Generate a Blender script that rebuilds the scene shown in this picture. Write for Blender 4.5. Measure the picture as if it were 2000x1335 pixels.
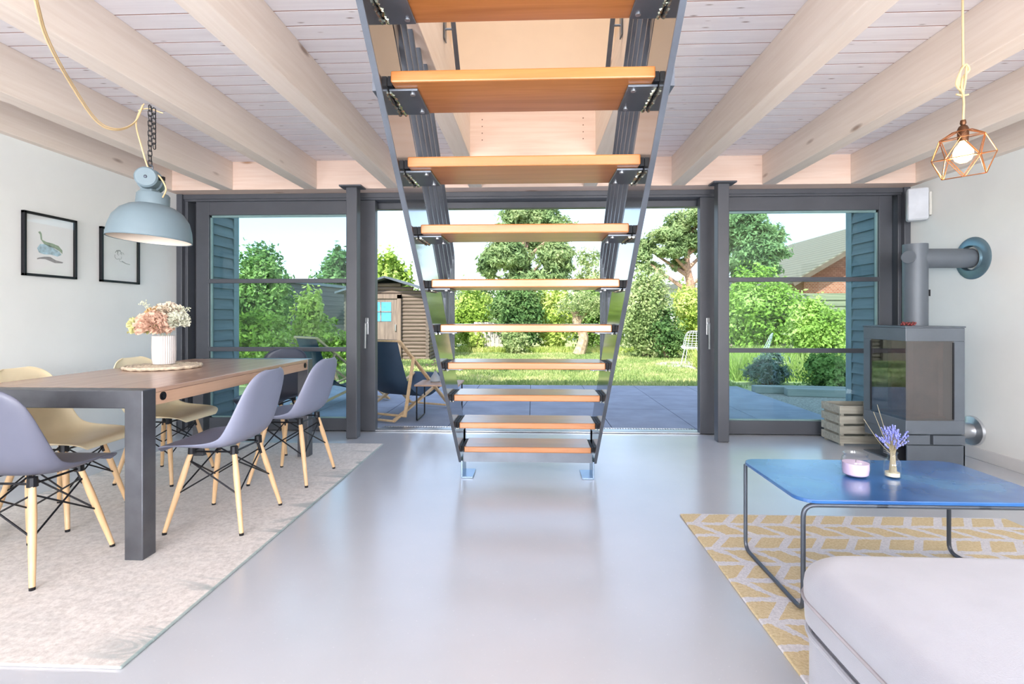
import bpy, bmesh, math, random
import numpy as np
from mathutils import Vector, Matrix
random.seed(7); RNG = np.random.default_rng(7)
PI = math.pi
for o in list(bpy.data.objects): bpy.data.objects.remove(o)
S = bpy.context.scene; C = S.collection

# ------------------------------------------------------------------ camera, world, sun, big lights, exposure
EYE = 1.10; F = 1000.0; HOR = 618.0; YAW = math.atan(.04)
cam_d = bpy.data.cameras.new('camera'); cam = bpy.data.objects.new('camera', cam_d); C.objects.link(cam)
cam.location = (0, 0, EYE); cam.rotation_euler = (PI/2, 0, YAW)
cam_d.sensor_width = 36; cam_d.lens = 36*F/2000
cam_d.shift_y = (HOR-667.5)/2000
cam_d.clip_start = .05; cam_d.clip_end = 500
S.camera = cam

w = bpy.data.worlds.new('sky'); S.world = w; w.use_nodes = True
nt = w.node_tree; nt.nodes.clear()
out = nt.nodes.new('ShaderNodeOutputWorld'); bg = nt.nodes.new('ShaderNodeBackground')
sky = nt.nodes.new('ShaderNodeTexSky'); sky.sky_type = 'NISHITA'; sky.sun_disc = False
sky.sun_elevation = math.radians(48); sky.sun_rotation = math.radians(200); sky.air_density = 1.0; sky.dust_density = 1.2; sky.ozone_density = 1.5
bg.inputs['Strength'].default_value = .34
hz = nt.nodes.new('ShaderNodeMix'); hz.data_type = 'RGBA'; hz.inputs[0].default_value = .28; hz.inputs[7].default_value = (3.1, 3.25, 3.35, 1)   # summer haze
nt.links.new(sky.outputs[0], hz.inputs[6]); nt.links.new(hz.outputs[2], bg.inputs[0]); nt.links.new(bg.outputs[0], out.inputs[0])

sd = bpy.data.lights.new('sun', 'SUN'); sun = bpy.data.objects.new('sun', sd); C.objects.link(sun)
sd.energy = 5.2; sd.angle = math.radians(.6); sd.color = (1, .95, .84)
el = math.radians(47); az = math.radians(-24)      # sun stands behind the camera, a little to its left
dirv = Vector((-math.sin(az)*math.cos(el)*1.0, math.cos(az)*math.cos(el), -math.sin(el)))
sun.rotation_euler = dirv.to_track_quat('-Z', 'Y').to_euler()

def area(name, loc, rot, sx, sy, e, col):
    d = bpy.data.lights.new(name, 'AREA'); d.shape = 'RECTANGLE'; d.size = sx; d.size_y = sy; d.energy = e; d.color = col
    o = bpy.data.objects.new(name, d); C.objects.link(o); o.location = loc; o.rotation_euler = rot; return o
area('rear_fill_light', (-1.75, -3.42, 1.25), (PI/2+.95, 0, 0), 2.6, 2.0, 290, (.97, .97, 1))  # pair of fill lights added behind the camera to brighten the room
area('rear_fill_light', (1.75, -3.42, 1.25), (PI/2+.95, 0, 0), 2.6, 2.0, 290, (.97, .97, 1))
area('upstairs_fill_light', (0, 2.0, 4.3), (0, 0, 0), 1.2, 1.2, 22, (1, .93, .85))  # fill light added to brighten the cream shaft, no fixture seen
S.view_settings.view_transform = 'Standard'; S.view_settings.look = 'None'
S.view_settings.gamma = 1; S.view_settings.use_curve_mapping = False; S.view_settings.exposure = .62

# ------------------------------------------------------------------ helpers
def WX(px, Y):                       # X on the ray of column px at depth Y
    u = (px-1000)/F; s, c = math.sin(YAW), math.cos(YAW)
    return Y*(u*c-s)/(c+u*s)
def WZ(px, py, Y):
    u = (px-1000)/F; s, c = math.sin(YAW), math.cos(YAW)
    return EYE+(HOR-py)/F*Y/(c+u*s)
def lin(h):
    if isinstance(h, str):
        h = h.lstrip('#'); h = tuple(int(h[i:i+2], 16)/255 for i in (0, 2, 4))
    return tuple(((x/12.92) if x <= .04045 else ((x+.055)/1.055)**2.4) for x in h)+(1,)
class N:
    def __init__(s, name):
        s.m = bpy.data.materials.new(name); s.m.use_nodes = True; s.t = s.m.node_tree
        s.b = s.t.nodes['Principled BSDF']; s.o = s.t.nodes['Material Output']
    def n(s, k, **kw):
        x = s.t.nodes.new(k)
        for a, v in kw.items():
            if a in x.inputs: x.inputs[a].default_value = v
            else: setattr(x, a, v)
        return x
    def l(s, a, b): s.t.links.new(a, b)
    def mth(s, op, a, b=None, c=None):
        x = s.t.nodes.new('ShaderNodeMath'); x.operation = op
        for i, v in enumerate((a, b, c)):
            if v is None: continue
            if isinstance(v, (int, float)): x.inputs[i].default_value = v
            else: s.l(v, x.inputs[i])
        return x.outputs[0]
    def mix(s, f, a, b, mode='MIX'):
        x = s.t.nodes.new('ShaderNodeMix'); x.data_type = 'RGBA'; x.blend_type = mode
        for i, v in ((0, f), (6, a), (7, b)):
            if isinstance(v, (int, float, tuple)): x.inputs[i].default_value = v
            else: s.l(v, x.inputs[i])
        return x.outputs[2]
    def ramp(s, f, stops):
        x = s.t.nodes.new('ShaderNodeValToRGB'); r = x.color_ramp
        while len(r.elements) < len(stops): r.elements.new(.5)
        for e, (p, c) in zip(r.elements, stops): e.position = p; e.color = c
        s.l(f, x.inputs[0]); return x.outputs[0]
    def coord(s, sc=(1, 1, 1), kind='Object'):
        tc = s.n('ShaderNodeTexCoord'); mp = s.n('ShaderNodeMapping'); mp.inputs['Scale'].default_value = sc
        s.l(tc.outputs[kind], mp.inputs[0]); return mp.outputs[0]
    def noise(s, v, scale=5, detail=4, rough=.55, dist=0):
        x = s.n('ShaderNodeTexNoise'); x.inputs['Scale'].default_value = scale; x.inputs['Detail'].default_value = detail
        x.inputs['Roughness'].default_value = rough; x.inputs['Distortion'].default_value = dist
        s.l(v, x.inputs['Vector']); return x.outputs['Fac']
    def bump(s, h, st=.2, d=.01):
        x = s.n('ShaderNodeBump'); x.inputs['Strength'].default_value = st; x.inputs['Distance'].default_value = d
        s.l(h, x.inputs['Height']); s.l(x.outputs[0], s.b.inputs['Normal'])
def M(name, col, rough=.5, metal=0, var=.06, vs=6, bump=0, bs=60, coat=0, spec=.5, sheen=0):
    a = N(name); c = lin(col); co = a.coord()
    nz = a.noise(co, vs)
    d = tuple(max(0, x*(1-var*2)) for x in c[:3])+(1,); e = tuple(min(1, x*(1+var*2)) for x in c[:3])+(1,)
    a.l(a.ramp(nz, [(.3, d), (.7, e)]), a.b.inputs['Base Color'])
    a.b.inputs['Roughness'].default_value = rough; a.b.inputs['Metallic'].default_value = metal
    a.b.inputs['Coat Weight'].default_value = coat; a.b.inputs['Specular IOR Level'].default_value = spec
    a.b.inputs['Sheen Weight'].default_value = sheen
    if bump: a.bump(a.noise(co, bs, 3), bump, .005)
    return a.m
def WOOD(name, c1, c2, axis='x', sc=1, rough=.5, knots=None, kd=.8, spec=.4, bump=.1):
    a = N(name); k = {'x': (1.2, 22, 22), 'y': (22, 1.2, 22), 'z': (22, 22, 1.2)}[axis]
    k = tuple(q*sc for q in k); co = a.coord(k)
    g = a.noise(co, 1.6, 5, .6, .5)
    col = a.ramp(g, [(.28, lin(c1)), (.72, lin(c2))])
    if knots:
        kk = {'x': (2.0, 7, 7), 'y': (7, 2.0, 7), 'z': (7, 7, 2.0)}[axis]
        v = a.n('ShaderNodeTexVoronoi'); v.inputs['Scale'].default_value = 1.0*kd; v.inputs['Randomness'].default_value = 1
        a.l(a.coord(kk), v.inputs['Vector'])
        f = a.ramp(v.outputs['Distance'], [(.045, (1, 1, 1, 1)), (.12, (0, 0, 0, 1))])
        col = a.mix(f, col, lin(knots))
    a.l(col, a.b.inputs['Base Color']); a.b.inputs['Roughness'].default_value = rough
    a.b.inputs['Specular IOR Level'].default_value = spec
    if bump: a.bump(g, bump, .003)
    return a.m
def GLASS(name, tint=(1, 1, 1), refl=1.0, rough=0.0):
    a = N(name); a.t.nodes.remove(a.b)
    tr = a.n('ShaderNodeBsdfTransparent'); tr.inputs[0].default_value = tint+(1,)
    gl = a.n('ShaderNodeBsdfGlossy'); gl.inputs['Roughness'].default_value = rough
    fr = a.n('ShaderNodeFresnel'); ge = a.n('ShaderNodeNewGeometry')
    a.l(a.mth('SUBTRACT', 1.45, a.mth('MULTIPLY', ge.outputs['Backfacing'], 1.45-1/1.45)), fr.inputs[0])
    mx = a.n('ShaderNodeMixShader'); a.l(a.mth('MULTIPLY', fr.outputs[0], refl), mx.inputs[0])
    a.l(tr.outputs[0], mx.inputs[1]); a.l(gl.outputs[0], mx.inputs[2]); a.l(mx.outputs[0], a.o.inputs[0])
    return a.m
def LEAF(name, c1, c2, c3, vs=1.2, tr=.35):
    a = N(name); a.t.nodes.remove(a.b); co = a.coord()
    n1 = a.noise(co, vs, 3); n2 = a.noise(co, 14, 2)
    f = a.mth('ADD', a.mth('MULTIPLY', n1, .6), a.mth('MULTIPLY', n2, .4))
    col = a.ramp(f, [(.36, lin(c1)), (.5, lin(c2)), (.64, lin(c3))])
    d = a.n('ShaderNodeBsdfDiffuse'); t = a.n('ShaderNodeBsdfTranslucent'); a.l(col, d.inputs[0]); a.l(col, t.inputs[0])
    mx = a.n('ShaderNodeMixShader'); mx.inputs[0].default_value = tr
    a.l(d.outputs[0], mx.inputs[1]); a.l(t.outputs[0], mx.inputs[2]); a.l(mx.outputs[0], a.o.inputs[0]); return a.m

class MB:
    def __init__(s): s.v = []; s.f = []
    def add(s, vs, fs):
        k = len(s.v); s.v += [tuple(v) for v in vs]; s.f += [tuple(i+k for i in f) for f in fs]; return s
    def box(s, x0, x1, y0, y1, z0, z1):
        return s.add([(x0,y0,z0),(x1,y0,z0),(x1,y1,z0),(x0,y1,z0),(x0,y0,z1),(x1,y0,z1),(x1,y1,z1),(x0,y1,z1)],
                     [(0,3,2,1),(4,5,6,7),(0,1,5,4),(1,2,6,5),(2,3,7,6),(3,0,4,7)])
    def obox(s, c, sx, sy, sz, rot=None):
        R = rot or Matrix.Identity(3); c = Vector(c)
        vs = [c+R@Vector((a*sx/2, b*sy/2, d*sz/2)) for d in (-1, 1) for a, b in ((-1,-1),(1,-1),(1,1),(-1,1))]
        return s.add(vs, [(0,3,2,1),(4,5,6,7),(0,1,5,4),(1,2,6,5),(2,3,7,6),(3,0,4,7)])
    def bar(s, p, q, w, h, up=(0, 0, 1)):
        p, q = Vector(p), Vector(q); d = q-p; L = d.length; d.normalize(); u = Vector(up)
        sd_ = d.cross(u)
        if sd_.length < 1e-4: sd_ = d.cross(Vector((1, 0, 0)))
        sd_.normalize(); u2 = sd_.cross(d)
        R = Matrix((d, sd_, u2)).transposed()
        return s.obox((p+q)/2, L, w, h, R)
    def prism(s, pts, a0, a1, axis='x'):     # polygon extruded along an axis
        n = len(pts)
        def mk(a, p): return {'x': (a, p[0], p[1]), 'y': (p[0], a, p[1]), 'z': (p[0], p[1], a)}[axis]
        vs = [mk(a0, p) for p in pts]+[mk(a1, p) for p in pts]
        return s.add(vs, [tuple(range(n)), tuple(range(2*n-1, n-1, -1))]+[(i, (i+1) % n, n+(i+1) % n, n+i) for i in range(n)])
    def tube(s, pts, r, seg=8, cap=True, closed=False):
        pts = [Vector(p) for p in pts]; n = len(pts)
        rs = r if isinstance(r, (list, tuple)) else [r]*n
        vs = []; prev = None
        for i, p in enumerate(pts):
            if closed: d = pts[(i+1) % n]-pts[i-1]
            else: d = pts[min(i+1, n-1)]-pts[max(i-1, 0)]
            d.normalize()
            if prev is None:
                a = d.cross(Vector((0, 0, 1)))
                if a.length < .05: a = d.cross(Vector((1, 0, 0)))
            else: a = prev-d*prev.dot(d)
            a.normalize(); prev = a; b = d.cross(a)
            vs += [p+(a*math.cos(2*PI*k/seg)+b*math.sin(2*PI*k/seg))*rs[i] for k in range(seg)]
        fs = []
        for i in range(n if closed else n-1):
            j = (i+1) % n
            fs += [(i*seg+k, i*seg+(k+1) % seg, j*seg+(k+1) % seg, j*seg+k) for k in range(seg)]
        if cap and not closed: fs += [tuple(range(seg-1, -1, -1)), tuple((n-1)*seg+k for k in range(seg))]
        return s.add(vs, fs)
    def lathe(s, prof, c=(0, 0, 0), seg=32, R=None, cap=True, rf=None):   # profile (r, z)
        R = R or Matrix.Identity(3); c = Vector(c); vs = []; n = len(prof)
        for r, z in prof:
            for k in range(seg):
                a = 2*PI*k/seg; rr = r*(rf(a) if rf else 1)
                vs.append(c+R@Vector((rr*math.cos(a), rr*math.sin(a), z)))
        fs = [(i*seg+k, i*seg+(k+1) % seg, (i+1)*seg+(k+1) % seg, (i+1)*seg+k) for i in range(n-1) for k in range(seg)]
        if cap: fs += [tuple(range(seg-1, -1, -1)), tuple((n-1)*seg+k for k in range(seg))]
        return s.add(vs, fs)
    def ball(s, c, r, seg=10, rings=6, sc=(1, 1, 1)):
        c = Vector(c); pr = [(max(1e-4, r*math.sin(PI*i/rings)), -r*math.cos(PI*i/rings)) for i in range(rings+1)]
        return s.lathe(pr, c, seg, Matrix.Diagonal(Vector(sc)))
    def build(s, name, mat, parent=None, smooth=False, bevel=0, segs=2, angle=35, loc=None, solid=0, sub=0, normals=True):
        me = bpy.data.meshes.new(name); me.from_pydata(s.v, [], s.f)
        if normals:
            bm = bmesh.new(); bm.from_mesh(me); bmesh.ops.recalc_face_normals(bm, faces=bm.faces); bm.to_mesh(me); bm.free()
        if smooth:
            me.shade_smooth()
            if angle < 180: me.set_sharp_from_angle(angle=math.radians(angle))
        for mt in (mat if isinstance(mat, (list, tuple)) else [mat]): me.materials.append(mt)
        o = bpy.data.objects.new(name, me); C.objects.link(o)
        if parent: o.parent = parent
        if loc: o.location = loc
        if solid: md = o.modifiers.new('s', 'SOLIDIFY'); md.thickness = solid; md.offset = 0
        if bevel: md = o.modifiers.new('b', 'BEVEL'); md.width = bevel; md.segments = segs; md.limit_method = 'ANGLE'; md.angle_limit = math.radians(40)
        if sub: md = o.modifiers.new('u', 'SUBSURF'); md.levels = sub; md.render_levels = sub
        return o
def tag(o, label=None, cat=None, group=None, kind=None):
    if label: o['label'] = label
    if cat: o['category'] = cat
    if group: o['group'] = group
    if kind: o['kind'] = kind
    return o
def thing(name, label, cat, loc=(0, 0, 0), rz=0, group=None, kind=None):
    o = bpy.data.objects.new(name, None); C.objects.link(o); o.location = loc; o.rotation_euler = (0, 0, rz)
    o.empty_display_size = .1
    return tag(o, label, cat, group, kind)
def struct(name, mb, mat, label, cat, **kw):
    return tag(mb.build(name, mat, **kw), label, cat, kind='structure')
def dup(root, loc, rz, label):
    def cp(o, par):
        c = o.copy(); C.objects.link(c); c.parent = par
        for ch in list(o.children): cp(ch, c)
        return c
    r = cp(root, None); r.location = loc; r.rotation_euler = (0, 0, rz); r['label'] = label; return r
def arc(c, r, a0, a1, n, pl='xz'):
    out = []
    for i in range(n+1):
        a = a0+(a1-a0)*i/n; p = r*math.cos(a), r*math.sin(a)
        out.append({'xz': (c[0]+p[0], c[1], c[2]+p[1]), 'yz': (c[0], c[1]+p[0], c[2]+p[1]), 'xy': (c[0]+p[0], c[1]+p[1], c[2])}[pl])
    return out
def fillet(pts, r, n=6):
    pts = [Vector(p) for p in pts]; o = [pts[0]]
    for i in range(1, len(pts)-1):
        a = (pts[i-1]-pts[i]); b = (pts[i+1]-pts[i]); k = min(r, a.length*.45, b.length*.45); a.normalize(); b.normalize()
        p, q, m = pts[i]+a*k, pts[i]+b*k, pts[i]
        for j in range(n+1):
            t = j/n; o.append(p*(1-t)**2+m*2*t*(1-t)+q*t*t)
    return o+[pts[-1]]

# ------------------------------------------------------------------ materials
m_wall = M('painted_plaster', '#edefed', .85, var=.015, vs=2, bump=.03, bs=90)
m_cream = M('cream_plaster', '#ead9c6', .85, var=.01)
m_base = M('white_paint', '#dcdcdc', .5, var=.01)
m_beam = WOOD('whitewashed_beam', '#e3d3c5', '#eee1d5', 'y', 1, .6, '#a58f80', .8)
m_plate = WOOD('whitewashed_spruce', '#dcc0af', '#e8d2c4', 'x', 1, .6, '#b08a70', .8)
m_board = WOOD('whitewashed_boards', '#e6e0e3', '#f3eff1', 'x', .8, .6, '#9c8a86', 2.3, bump=.15)
def mk_floor():
    a = N('polished_screed'); co = a.coord()
    n1 = a.noise(co, 1.1, 5); n2 = a.noise(co, 9, 6, .7)
    n3 = a.noise(co, 70, 3)
    a.l(a.mix(a.mth('MULTIPLY', a.mth('GREATER_THAN', n3, .68), .25), a.ramp(n1, [(.3, lin('#bdc2c9')), (.7, lin('#c6cad1'))]), lin('#dcdfe2')), a.b.inputs['Base Color'])
    a.b.inputs['Roughness'].default_value = .26
    a.b.inputs['Specular IOR Level'].default_value = .8
    a.b.inputs['Coat Weight'].default_value = .55; a.b.inputs['Coat Roughness'].default_value = .20
    return a.m
m_floor = mk_floor()
m_frame = M('anthracite_frame', '#4d5057', .42, var=.04, vs=4)
m_dark = M('black_groove', '#1c1f26', .6)
m_steel = M('dark_steel', '#6d747e', .34, .6, var=.08, vs=5)
m_mirror = M('glossy_string', '#8f9296', .09, .85, var=.04, vs=3)
m_oak = WOOD('oiled_oak', '#a46530', '#be7b43', 'x', 1.1, .25, '#7a451c', .5, .6)
m_oak.node_tree.nodes['Principled BSDF'].inputs['Coat Weight'].default_value = .45; m_oak.node_tree.nodes['Principled BSDF'].inputs['Coat Roughness'].default_value = .28
m_under = m_oak
m_weld = M('bright_weld', '#d9dccb', .25, 1)
m_pane = GLASS('tinted_glass', (.80, .93, .93), .8)
m_clear = GLASS('clear_glass', (.985, .99, .995), .8)
m_alu = M('brushed_aluminium', '#c9ccd0', .3, .9)
m_tabletop = WOOD('walnut_tabletop', '#ab8a77', '#c9a68f', 'y', .8, .24, '#7c5c48', .35, .6)
m_tableside = WOOD('walnut_edge', '#c09a80', '#d6b195', 'y', .8, .45)
m_brushed = M('blackened_steel', '#64666c', .38, .7, var=.08, vs=8)
m_black = M('black_metal', '#1e1f24', .4, .4)
m_maple = WOOD('maple_leg', '#d8b184', '#e8c79d', 'z', .8, .4)
m_greyblue = M('grey_blue_plastic', '#878ca2', .42, var=.02)
m_cream_pl = M('cream_plastic', '#faecc8', .4, var=.02)
m_char = M('charcoal_plastic', '#3e4556', .38, var=.02)
m_lampblue = M('blue_grey_enamel', '#74868f', .55, var=.02)
m_lampin = M('white_enamel', '#f3e6d6', .5, var=.01)
m_cord = M('yellow_cord', '#e6c898', .8)
m_jute = M('jute_cord', '#d6c092', .9, bump=.4, bs=200)
m_copper = M('copper_wire', '#b07a52', .3, .9)
m_brown = M('antique_brass', '#6b4a34', .4, .8)
m_sofa = M('pale_grey_velvet', '#a3a7b3', .85, var=.03, vs=5, bump=.15, bs=350, sheen=.4)
def mk_blue():
    a = N('blue_patina_top'); co = a.coord()
    n1 = a.noise(co, 2.6, 3, .5, .2)
    a.l(a.ramp(n1, [(.3, lin('#2b5794')), (.5, lin('#3a6dac')), (.68, lin('#5a93bd'))]), a.b.inputs['Base Color'])
    a.l(a.ramp(n1, [(.3, (.16, .16, .16, 1)), (.7, (.34, .34, .34, 1))]), a.b.inputs['Roughness'])
    a.b.inputs['Coat Weight'].default_value = .4; a.b.inputs['Coat Roughness'].default_value = .15
    return a.m
m_blue = mk_blue()
m_tube = M('grey_tube', '#5c6470', .38, .5)
m_stove = M('stove_steel', '#646c75', .5, .2, var=.04)
m_stovein = M('fire_brick', '#b08670', .8, var=.25, vs=7)
def mk_stoveglass():
    a = N('smoked_glass'); a.t.nodes.remove(a.b)
    tr = a.n('ShaderNodeBsdfTransparent'); tr.inputs[0].default_value = (.5, .45, .44, 1)
    gl = a.n('ShaderNodeBsdfGlossy'); gl.inputs['Roughness'].default_value = .02
    mx = a.n('ShaderNodeMixShader'); mx.inputs[0].default_value = .22
    a.l(tr.outputs[0], mx.inputs[1]); a.l(gl.outputs[0], mx.inputs[2]); a.l(mx.outputs[0], a.o.inputs[0]); return a.m
m_sglass = mk_stoveglass()
m_siding = WOOD('grey_siding', '#68747c', '#7e8a91', 'y', .6, .7)
m_sidingtrim = M('grey_trim', '#84939a', .6)
m_pave = M('slate_paving', '#8b93a4', .75, var=.07, vs=3, bump=.1, bs=40)
m_joint = M('paving_joint', '#3e444f', .9)
m_art = M('art_paper', '#fdfdfb', .7, var=.01)

# ------------------------------------------------------------------ the room shell
XL, XR, YW, YB = -3.43, 3.44, 4.85, -3.5
ZB, ZC = 2.28, 2.54
struct('floor', MB().box(XL-.2, XR+.2, YB-.2, 5.02, -.2, 0), m_floor, 'glossy pale blue-grey polished floor of the room', 'floor')
struct('wall_left', MB().box(XL-.25, XL, YB, 5.05, 0, 4.6), m_wall, 'pale wall on the left behind the dining table', 'wall')
struct('wall_right', MB().box(XR, XR+.25, YB, 5.05, 0, 4.6), m_wall, 'pale wall on the right behind the stove', 'wall')
bw = MB(); bw.box(XL, XR, YB-.2, YB, 0, .2); bw.box(XL, XR, YB-.2, YB, 2.3, ZC)
for a, b in ((XL, -3.1), (-.4, .4), (3.1, XR)): bw.box(a, b, YB-.2, YB, .2, 2.3)
struct('wall_back', bw, m_wall, 'rear wall with two wide added window openings behind the viewer', 'wall')
for i, xx in ((3, -1.75), (4, 1.75)):  # unseen windows, added to let light in from behind the camera
    t = thing('window_%d' % i, 'wide unseen rear window added behind the viewer for interior light', 'window', (xx, YB-.1, .2), kind='structure')
    f = MB()
    for a, b in ((-1.35, -1.28), (-.03, .03), (1.28, 1.35)): f.box(a, b, -.04, .04, 0, 2.1)
    f.box(-1.35, 1.35, -.04, .04, 0, .07); f.box(-1.35, 1.35, -.04, .04, 2.03, 2.1)
    f.build('window_frame', m_frame, t)
struct('wall_front', MB().box(XL, XR, 4.85, 5.08, ZB+.01, 4.6), m_plate, 'wall above the sliding doors', 'wall')
# ceiling boards (each board carries its own edges, the well is left open)
WELL = (-.58, .58, .2, 3.76)
cb = MB(); p = .125; y = YB; k = 0
while y < 4.85:
    y1 = min(y+p-.0085, 4.85)
    segs = [(XL, XR)]
    if y1 > WELL[2] and y < WELL[3]: segs = [(XL, WELL[0]), (WELL[1], XR)]
    for a, b in segs:
        cb.box(a, b, y, y1, ZC, ZC+.02)
    y += p; k += 1
struct('ceiling', cb, m_board, 'whitewashed tongue and groove boards between the beams', 'ceiling')
fd = MB()
for a, b, c, d in ((XL, WELL[0], YB, 4.85), (WELL[1], XR, YB, 4.85), (WELL[0], WELL[1], YB, WELL[2]), (WELL[0], WELL[1], WELL[3]+.15, 4.85)):
    fd.box(a, b, c, d, ZC+.0012, ZC+.10)
struct('trim_1', fd, WOOD('dark_gap_wood', '#86594a', '#9a6c5b', 'x'), 'subfloor above the ceiling boards', 'floor deck')
# upper storey: closed box with cream shaft above the well
up = MB(); up.box(XL-.25, XR+.25, YB-.2, 5.08, 4.6, 4.75); up.box(XL, XR, YB-.2, YB, ZC+.1, 4.6)
struct('trim_2', up, m_wall, 'flat roof over the upper storey', 'roof')
sh = MB()
sh.box(-.62, .62, 3.90, 3.95, 2.62, 4.6)
struct('wall_upstairs_back', sh, m_cream, 'cream wall upstairs seen through the stair opening', 'wall')
sh = MB(); sh.box(-.70, -.62, .1, 3.95, 2.64, 4.6)
struct('wall_upstairs_left', sh, m_cream, 'cream wall upstairs on the left of the stair opening', 'wall')
sh = MB(); sh.box(.62, .70, .1, 3.95, 2.64, 4.6)
struct('wall_upstairs_right', sh, m_cream, 'cream wall upstairs on the right of the stair opening', 'wall')
sh = MB(); sh.box(-.7, .7, .02, .1, 2.64, 4.6)
struct('wall_upstairs_front', sh, m_cream, 'cream wall upstairs over the viewer', 'wall')
# beams
n = 3
beamx = [(-3.43, -3.37), (-2.908, -2.788), (-2.114, -1.994), (-1.34, -1.22), (-.58, -.46), (.46, .58), (1.25, 1.37), (2.05, 2.17), (2.82, 2.94), (3.38, 3.44)]
blab = ['whitewashed edge beam lying along the left wall', 'whitewashed ceiling beam nearest the left wall beam', 'whitewashed ceiling beam from which the blue-grey pendant hangs',
        'whitewashed ceiling beam midway between pendant and staircase', 'whitewashed beam bordering the stair opening on the left', 'whitewashed beam bordering the stair opening on the right',
        'whitewashed ceiling beam next right of the staircase', 'whitewashed ceiling beam left of the wire cage lamp', 'whitewashed ceiling beam second from the right wall', 'whitewashed edge beam lying along the right wall']
for (a, b), lb in zip(beamx, blab):
    struct('trim_%d' % n, MB().box(a, b, YB, 4.66, ZB, ZC+.0 if abs(a) > .6 else ZC+.1), m_beam, lb, 'ceiling beam', bevel=.004); n += 1
struct('trim_%d' % n, MB().box(-3.43, 3.44, 4.66, 4.85, ZB, ZC), m_plate, 'whitewashed wall plate over the doors carrying the beam ends', 'ceiling beam'); n += 1
hd = MB().box(-.46, .46, 3.76, 3.90, ZB, 2.62).build('trim_%d' % n, m_plate); n += 1
tag(hd, 'knotty pink header board closing the far end of the stair opening', 'header board', kind='structure')
for xx in (-.37, .37):
    for zz in (2.40, 2.45, 2.50, 2.55): MB().lathe([(.004, -.003), (.004, .0)], (xx, 3.758, zz), 8, Matrix.Rotation(PI/2, 3, 'X')).build('screw', m_brown, hd)
struct('baseboard_right', MB().box(XR-.016, XR, YB, 4.78, 0, .09), m_base, 'white skirting board along the right wall', 'skirting board', bevel=.003)
struct('baseboard_left', MB().box(XL, XL+.016, YB, 4.78, 0, .09), m_base, 'white skirting board along the left wall', 'skirting board', bevel=.003)

# door frame
fr = MB()
fr.box(XL, -3.375, 4.80, 5.06, 0, ZB); fr.box(-3.375, -3.345, 4.84, 5.06, 0, 2.25); 
fr.box(3.385, XR, 4.80, 5.06, 0, ZB); fr.box(3.355, 3.385, 4.84, 5.06, 0, 2.25)
fr.box(-3.375, 3.385, 4.82, 5.06, 2.235, ZB); fr.box(-3.375, 3.385, 4.835, 5.06, 2.215, 2.24)
fr.box(-1.55, 1.60, 4.97, 5.06, 2.155, 2.215)
struct('trim_%d' % n, fr, m_frame, 'dark grey outer frame around the sliding doors', 'door frame', bevel=.004); n += 1
gv = MB(); gv.box(-3.345, -3.27, 4.95, 5.05, 0, 2.215); gv.box(3.31, 3.355, 4.95, 5.05, 0, 2.215)
struct('trim_%d' % n, gv, m_dark, 'dark recess between outer frame and sliding sash', 'door frame'); n += 1
th = MB(); th.box(-3.4, 3.41, 4.86, 4.885, 0, .012); th.box(-3.4, 3.41, 4.91, 4.935, 0, .012); th.box(-3.4, 3.41, 4.86, 5.02, -.01, .004)
struct('trim_%d' % n, th, m_alu, 'aluminium threshold rail under the sliding doors', 'threshold'); n += 1

def sash(name, label, x0, x1, lo, handle_x, gx0, gx1):
    t = thing(name, label, 'sliding door', (0, 0, 0), kind='structure'); y0, y1 = 4.85, 4.93
    m = MB(); m.box(x0, gx0, y0, y1, .005, 2.215); m.box(gx1, x1, y0, y1, .005, 2.215)
    m.box(gx0, gx1, y0, y1, .005, lo); m.box(gx0, gx1, y0, y1, 2.085, 2.215)
    m.build('sash_frame', m_frame, t, bevel=.004)
    b = MB(); b.box(gx0, gx1, y0+.025, y0+.045, lo, lo+.012); b.box(gx0, gx1, y0+.025, y0+.045, 2.065, 2.085)
    b.box(gx0, gx0+.014, y0+.025, y0+.045, lo, 2.085); b.box(gx1-.014, gx1, y0+.025, y0+.045, lo, 2.085)
    b.build('glazing_bead', M('bead', '#7d9a9a', .4), t)
    MB().box(gx0, gx1, y0+.05, y0+.058, lo, 2.085).build('glass_pane', m_pane, t)
    for z in (1.445, .785): MB().box(gx0-.02, gx1+.01, y0-.002, y0+.03, z-.021, z+.021).build('glazing_bar', m_frame, t, bevel=.004)
    h = MB(); h.box(handle_x-.016, handle_x+.016, y0-.012, y0-.001, .93, 1.09)
    o = h.build('handle_plate', m_alu, t, bevel=.004)
    MB().tube(fillet([(handle_x, y0-.012, 1.04), (handle_x, y0-.05, 1.04), (handle_x-.002, y0-.055, .80)], .015), .009, 10).build('handle', m_alu, o, smooth=True)
    return t
sash('door_1', 'left sliding door, dark grey with three stacked greenish panes', -3.27, -1.506, .12, -1.585, -3.14, -1.67)
sash('door_2', 'right sliding door, dark grey with three stacked greenish panes', 1.564, 3.31, .13, 1.635, 1.706, 3.194)

for xx, lb in ((-1.63, 'dark steel post left of the staircase, before the left door'), (1.672, 'dark steel post right of the staircase, before the right door')):
    t = thing('steel_post', lb, 'post', (xx, 4.60, 0), kind=None)
    MB().box(-.05, .05, -.05, .05, 0, ZB-.012).build('post_shaft', m_frame, t, bevel=.008, segs=3)
    MB().box(-.10, .10, -.09, .05, ZB-.014, ZB-.001).build('cap_plate', m_frame, t)

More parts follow.
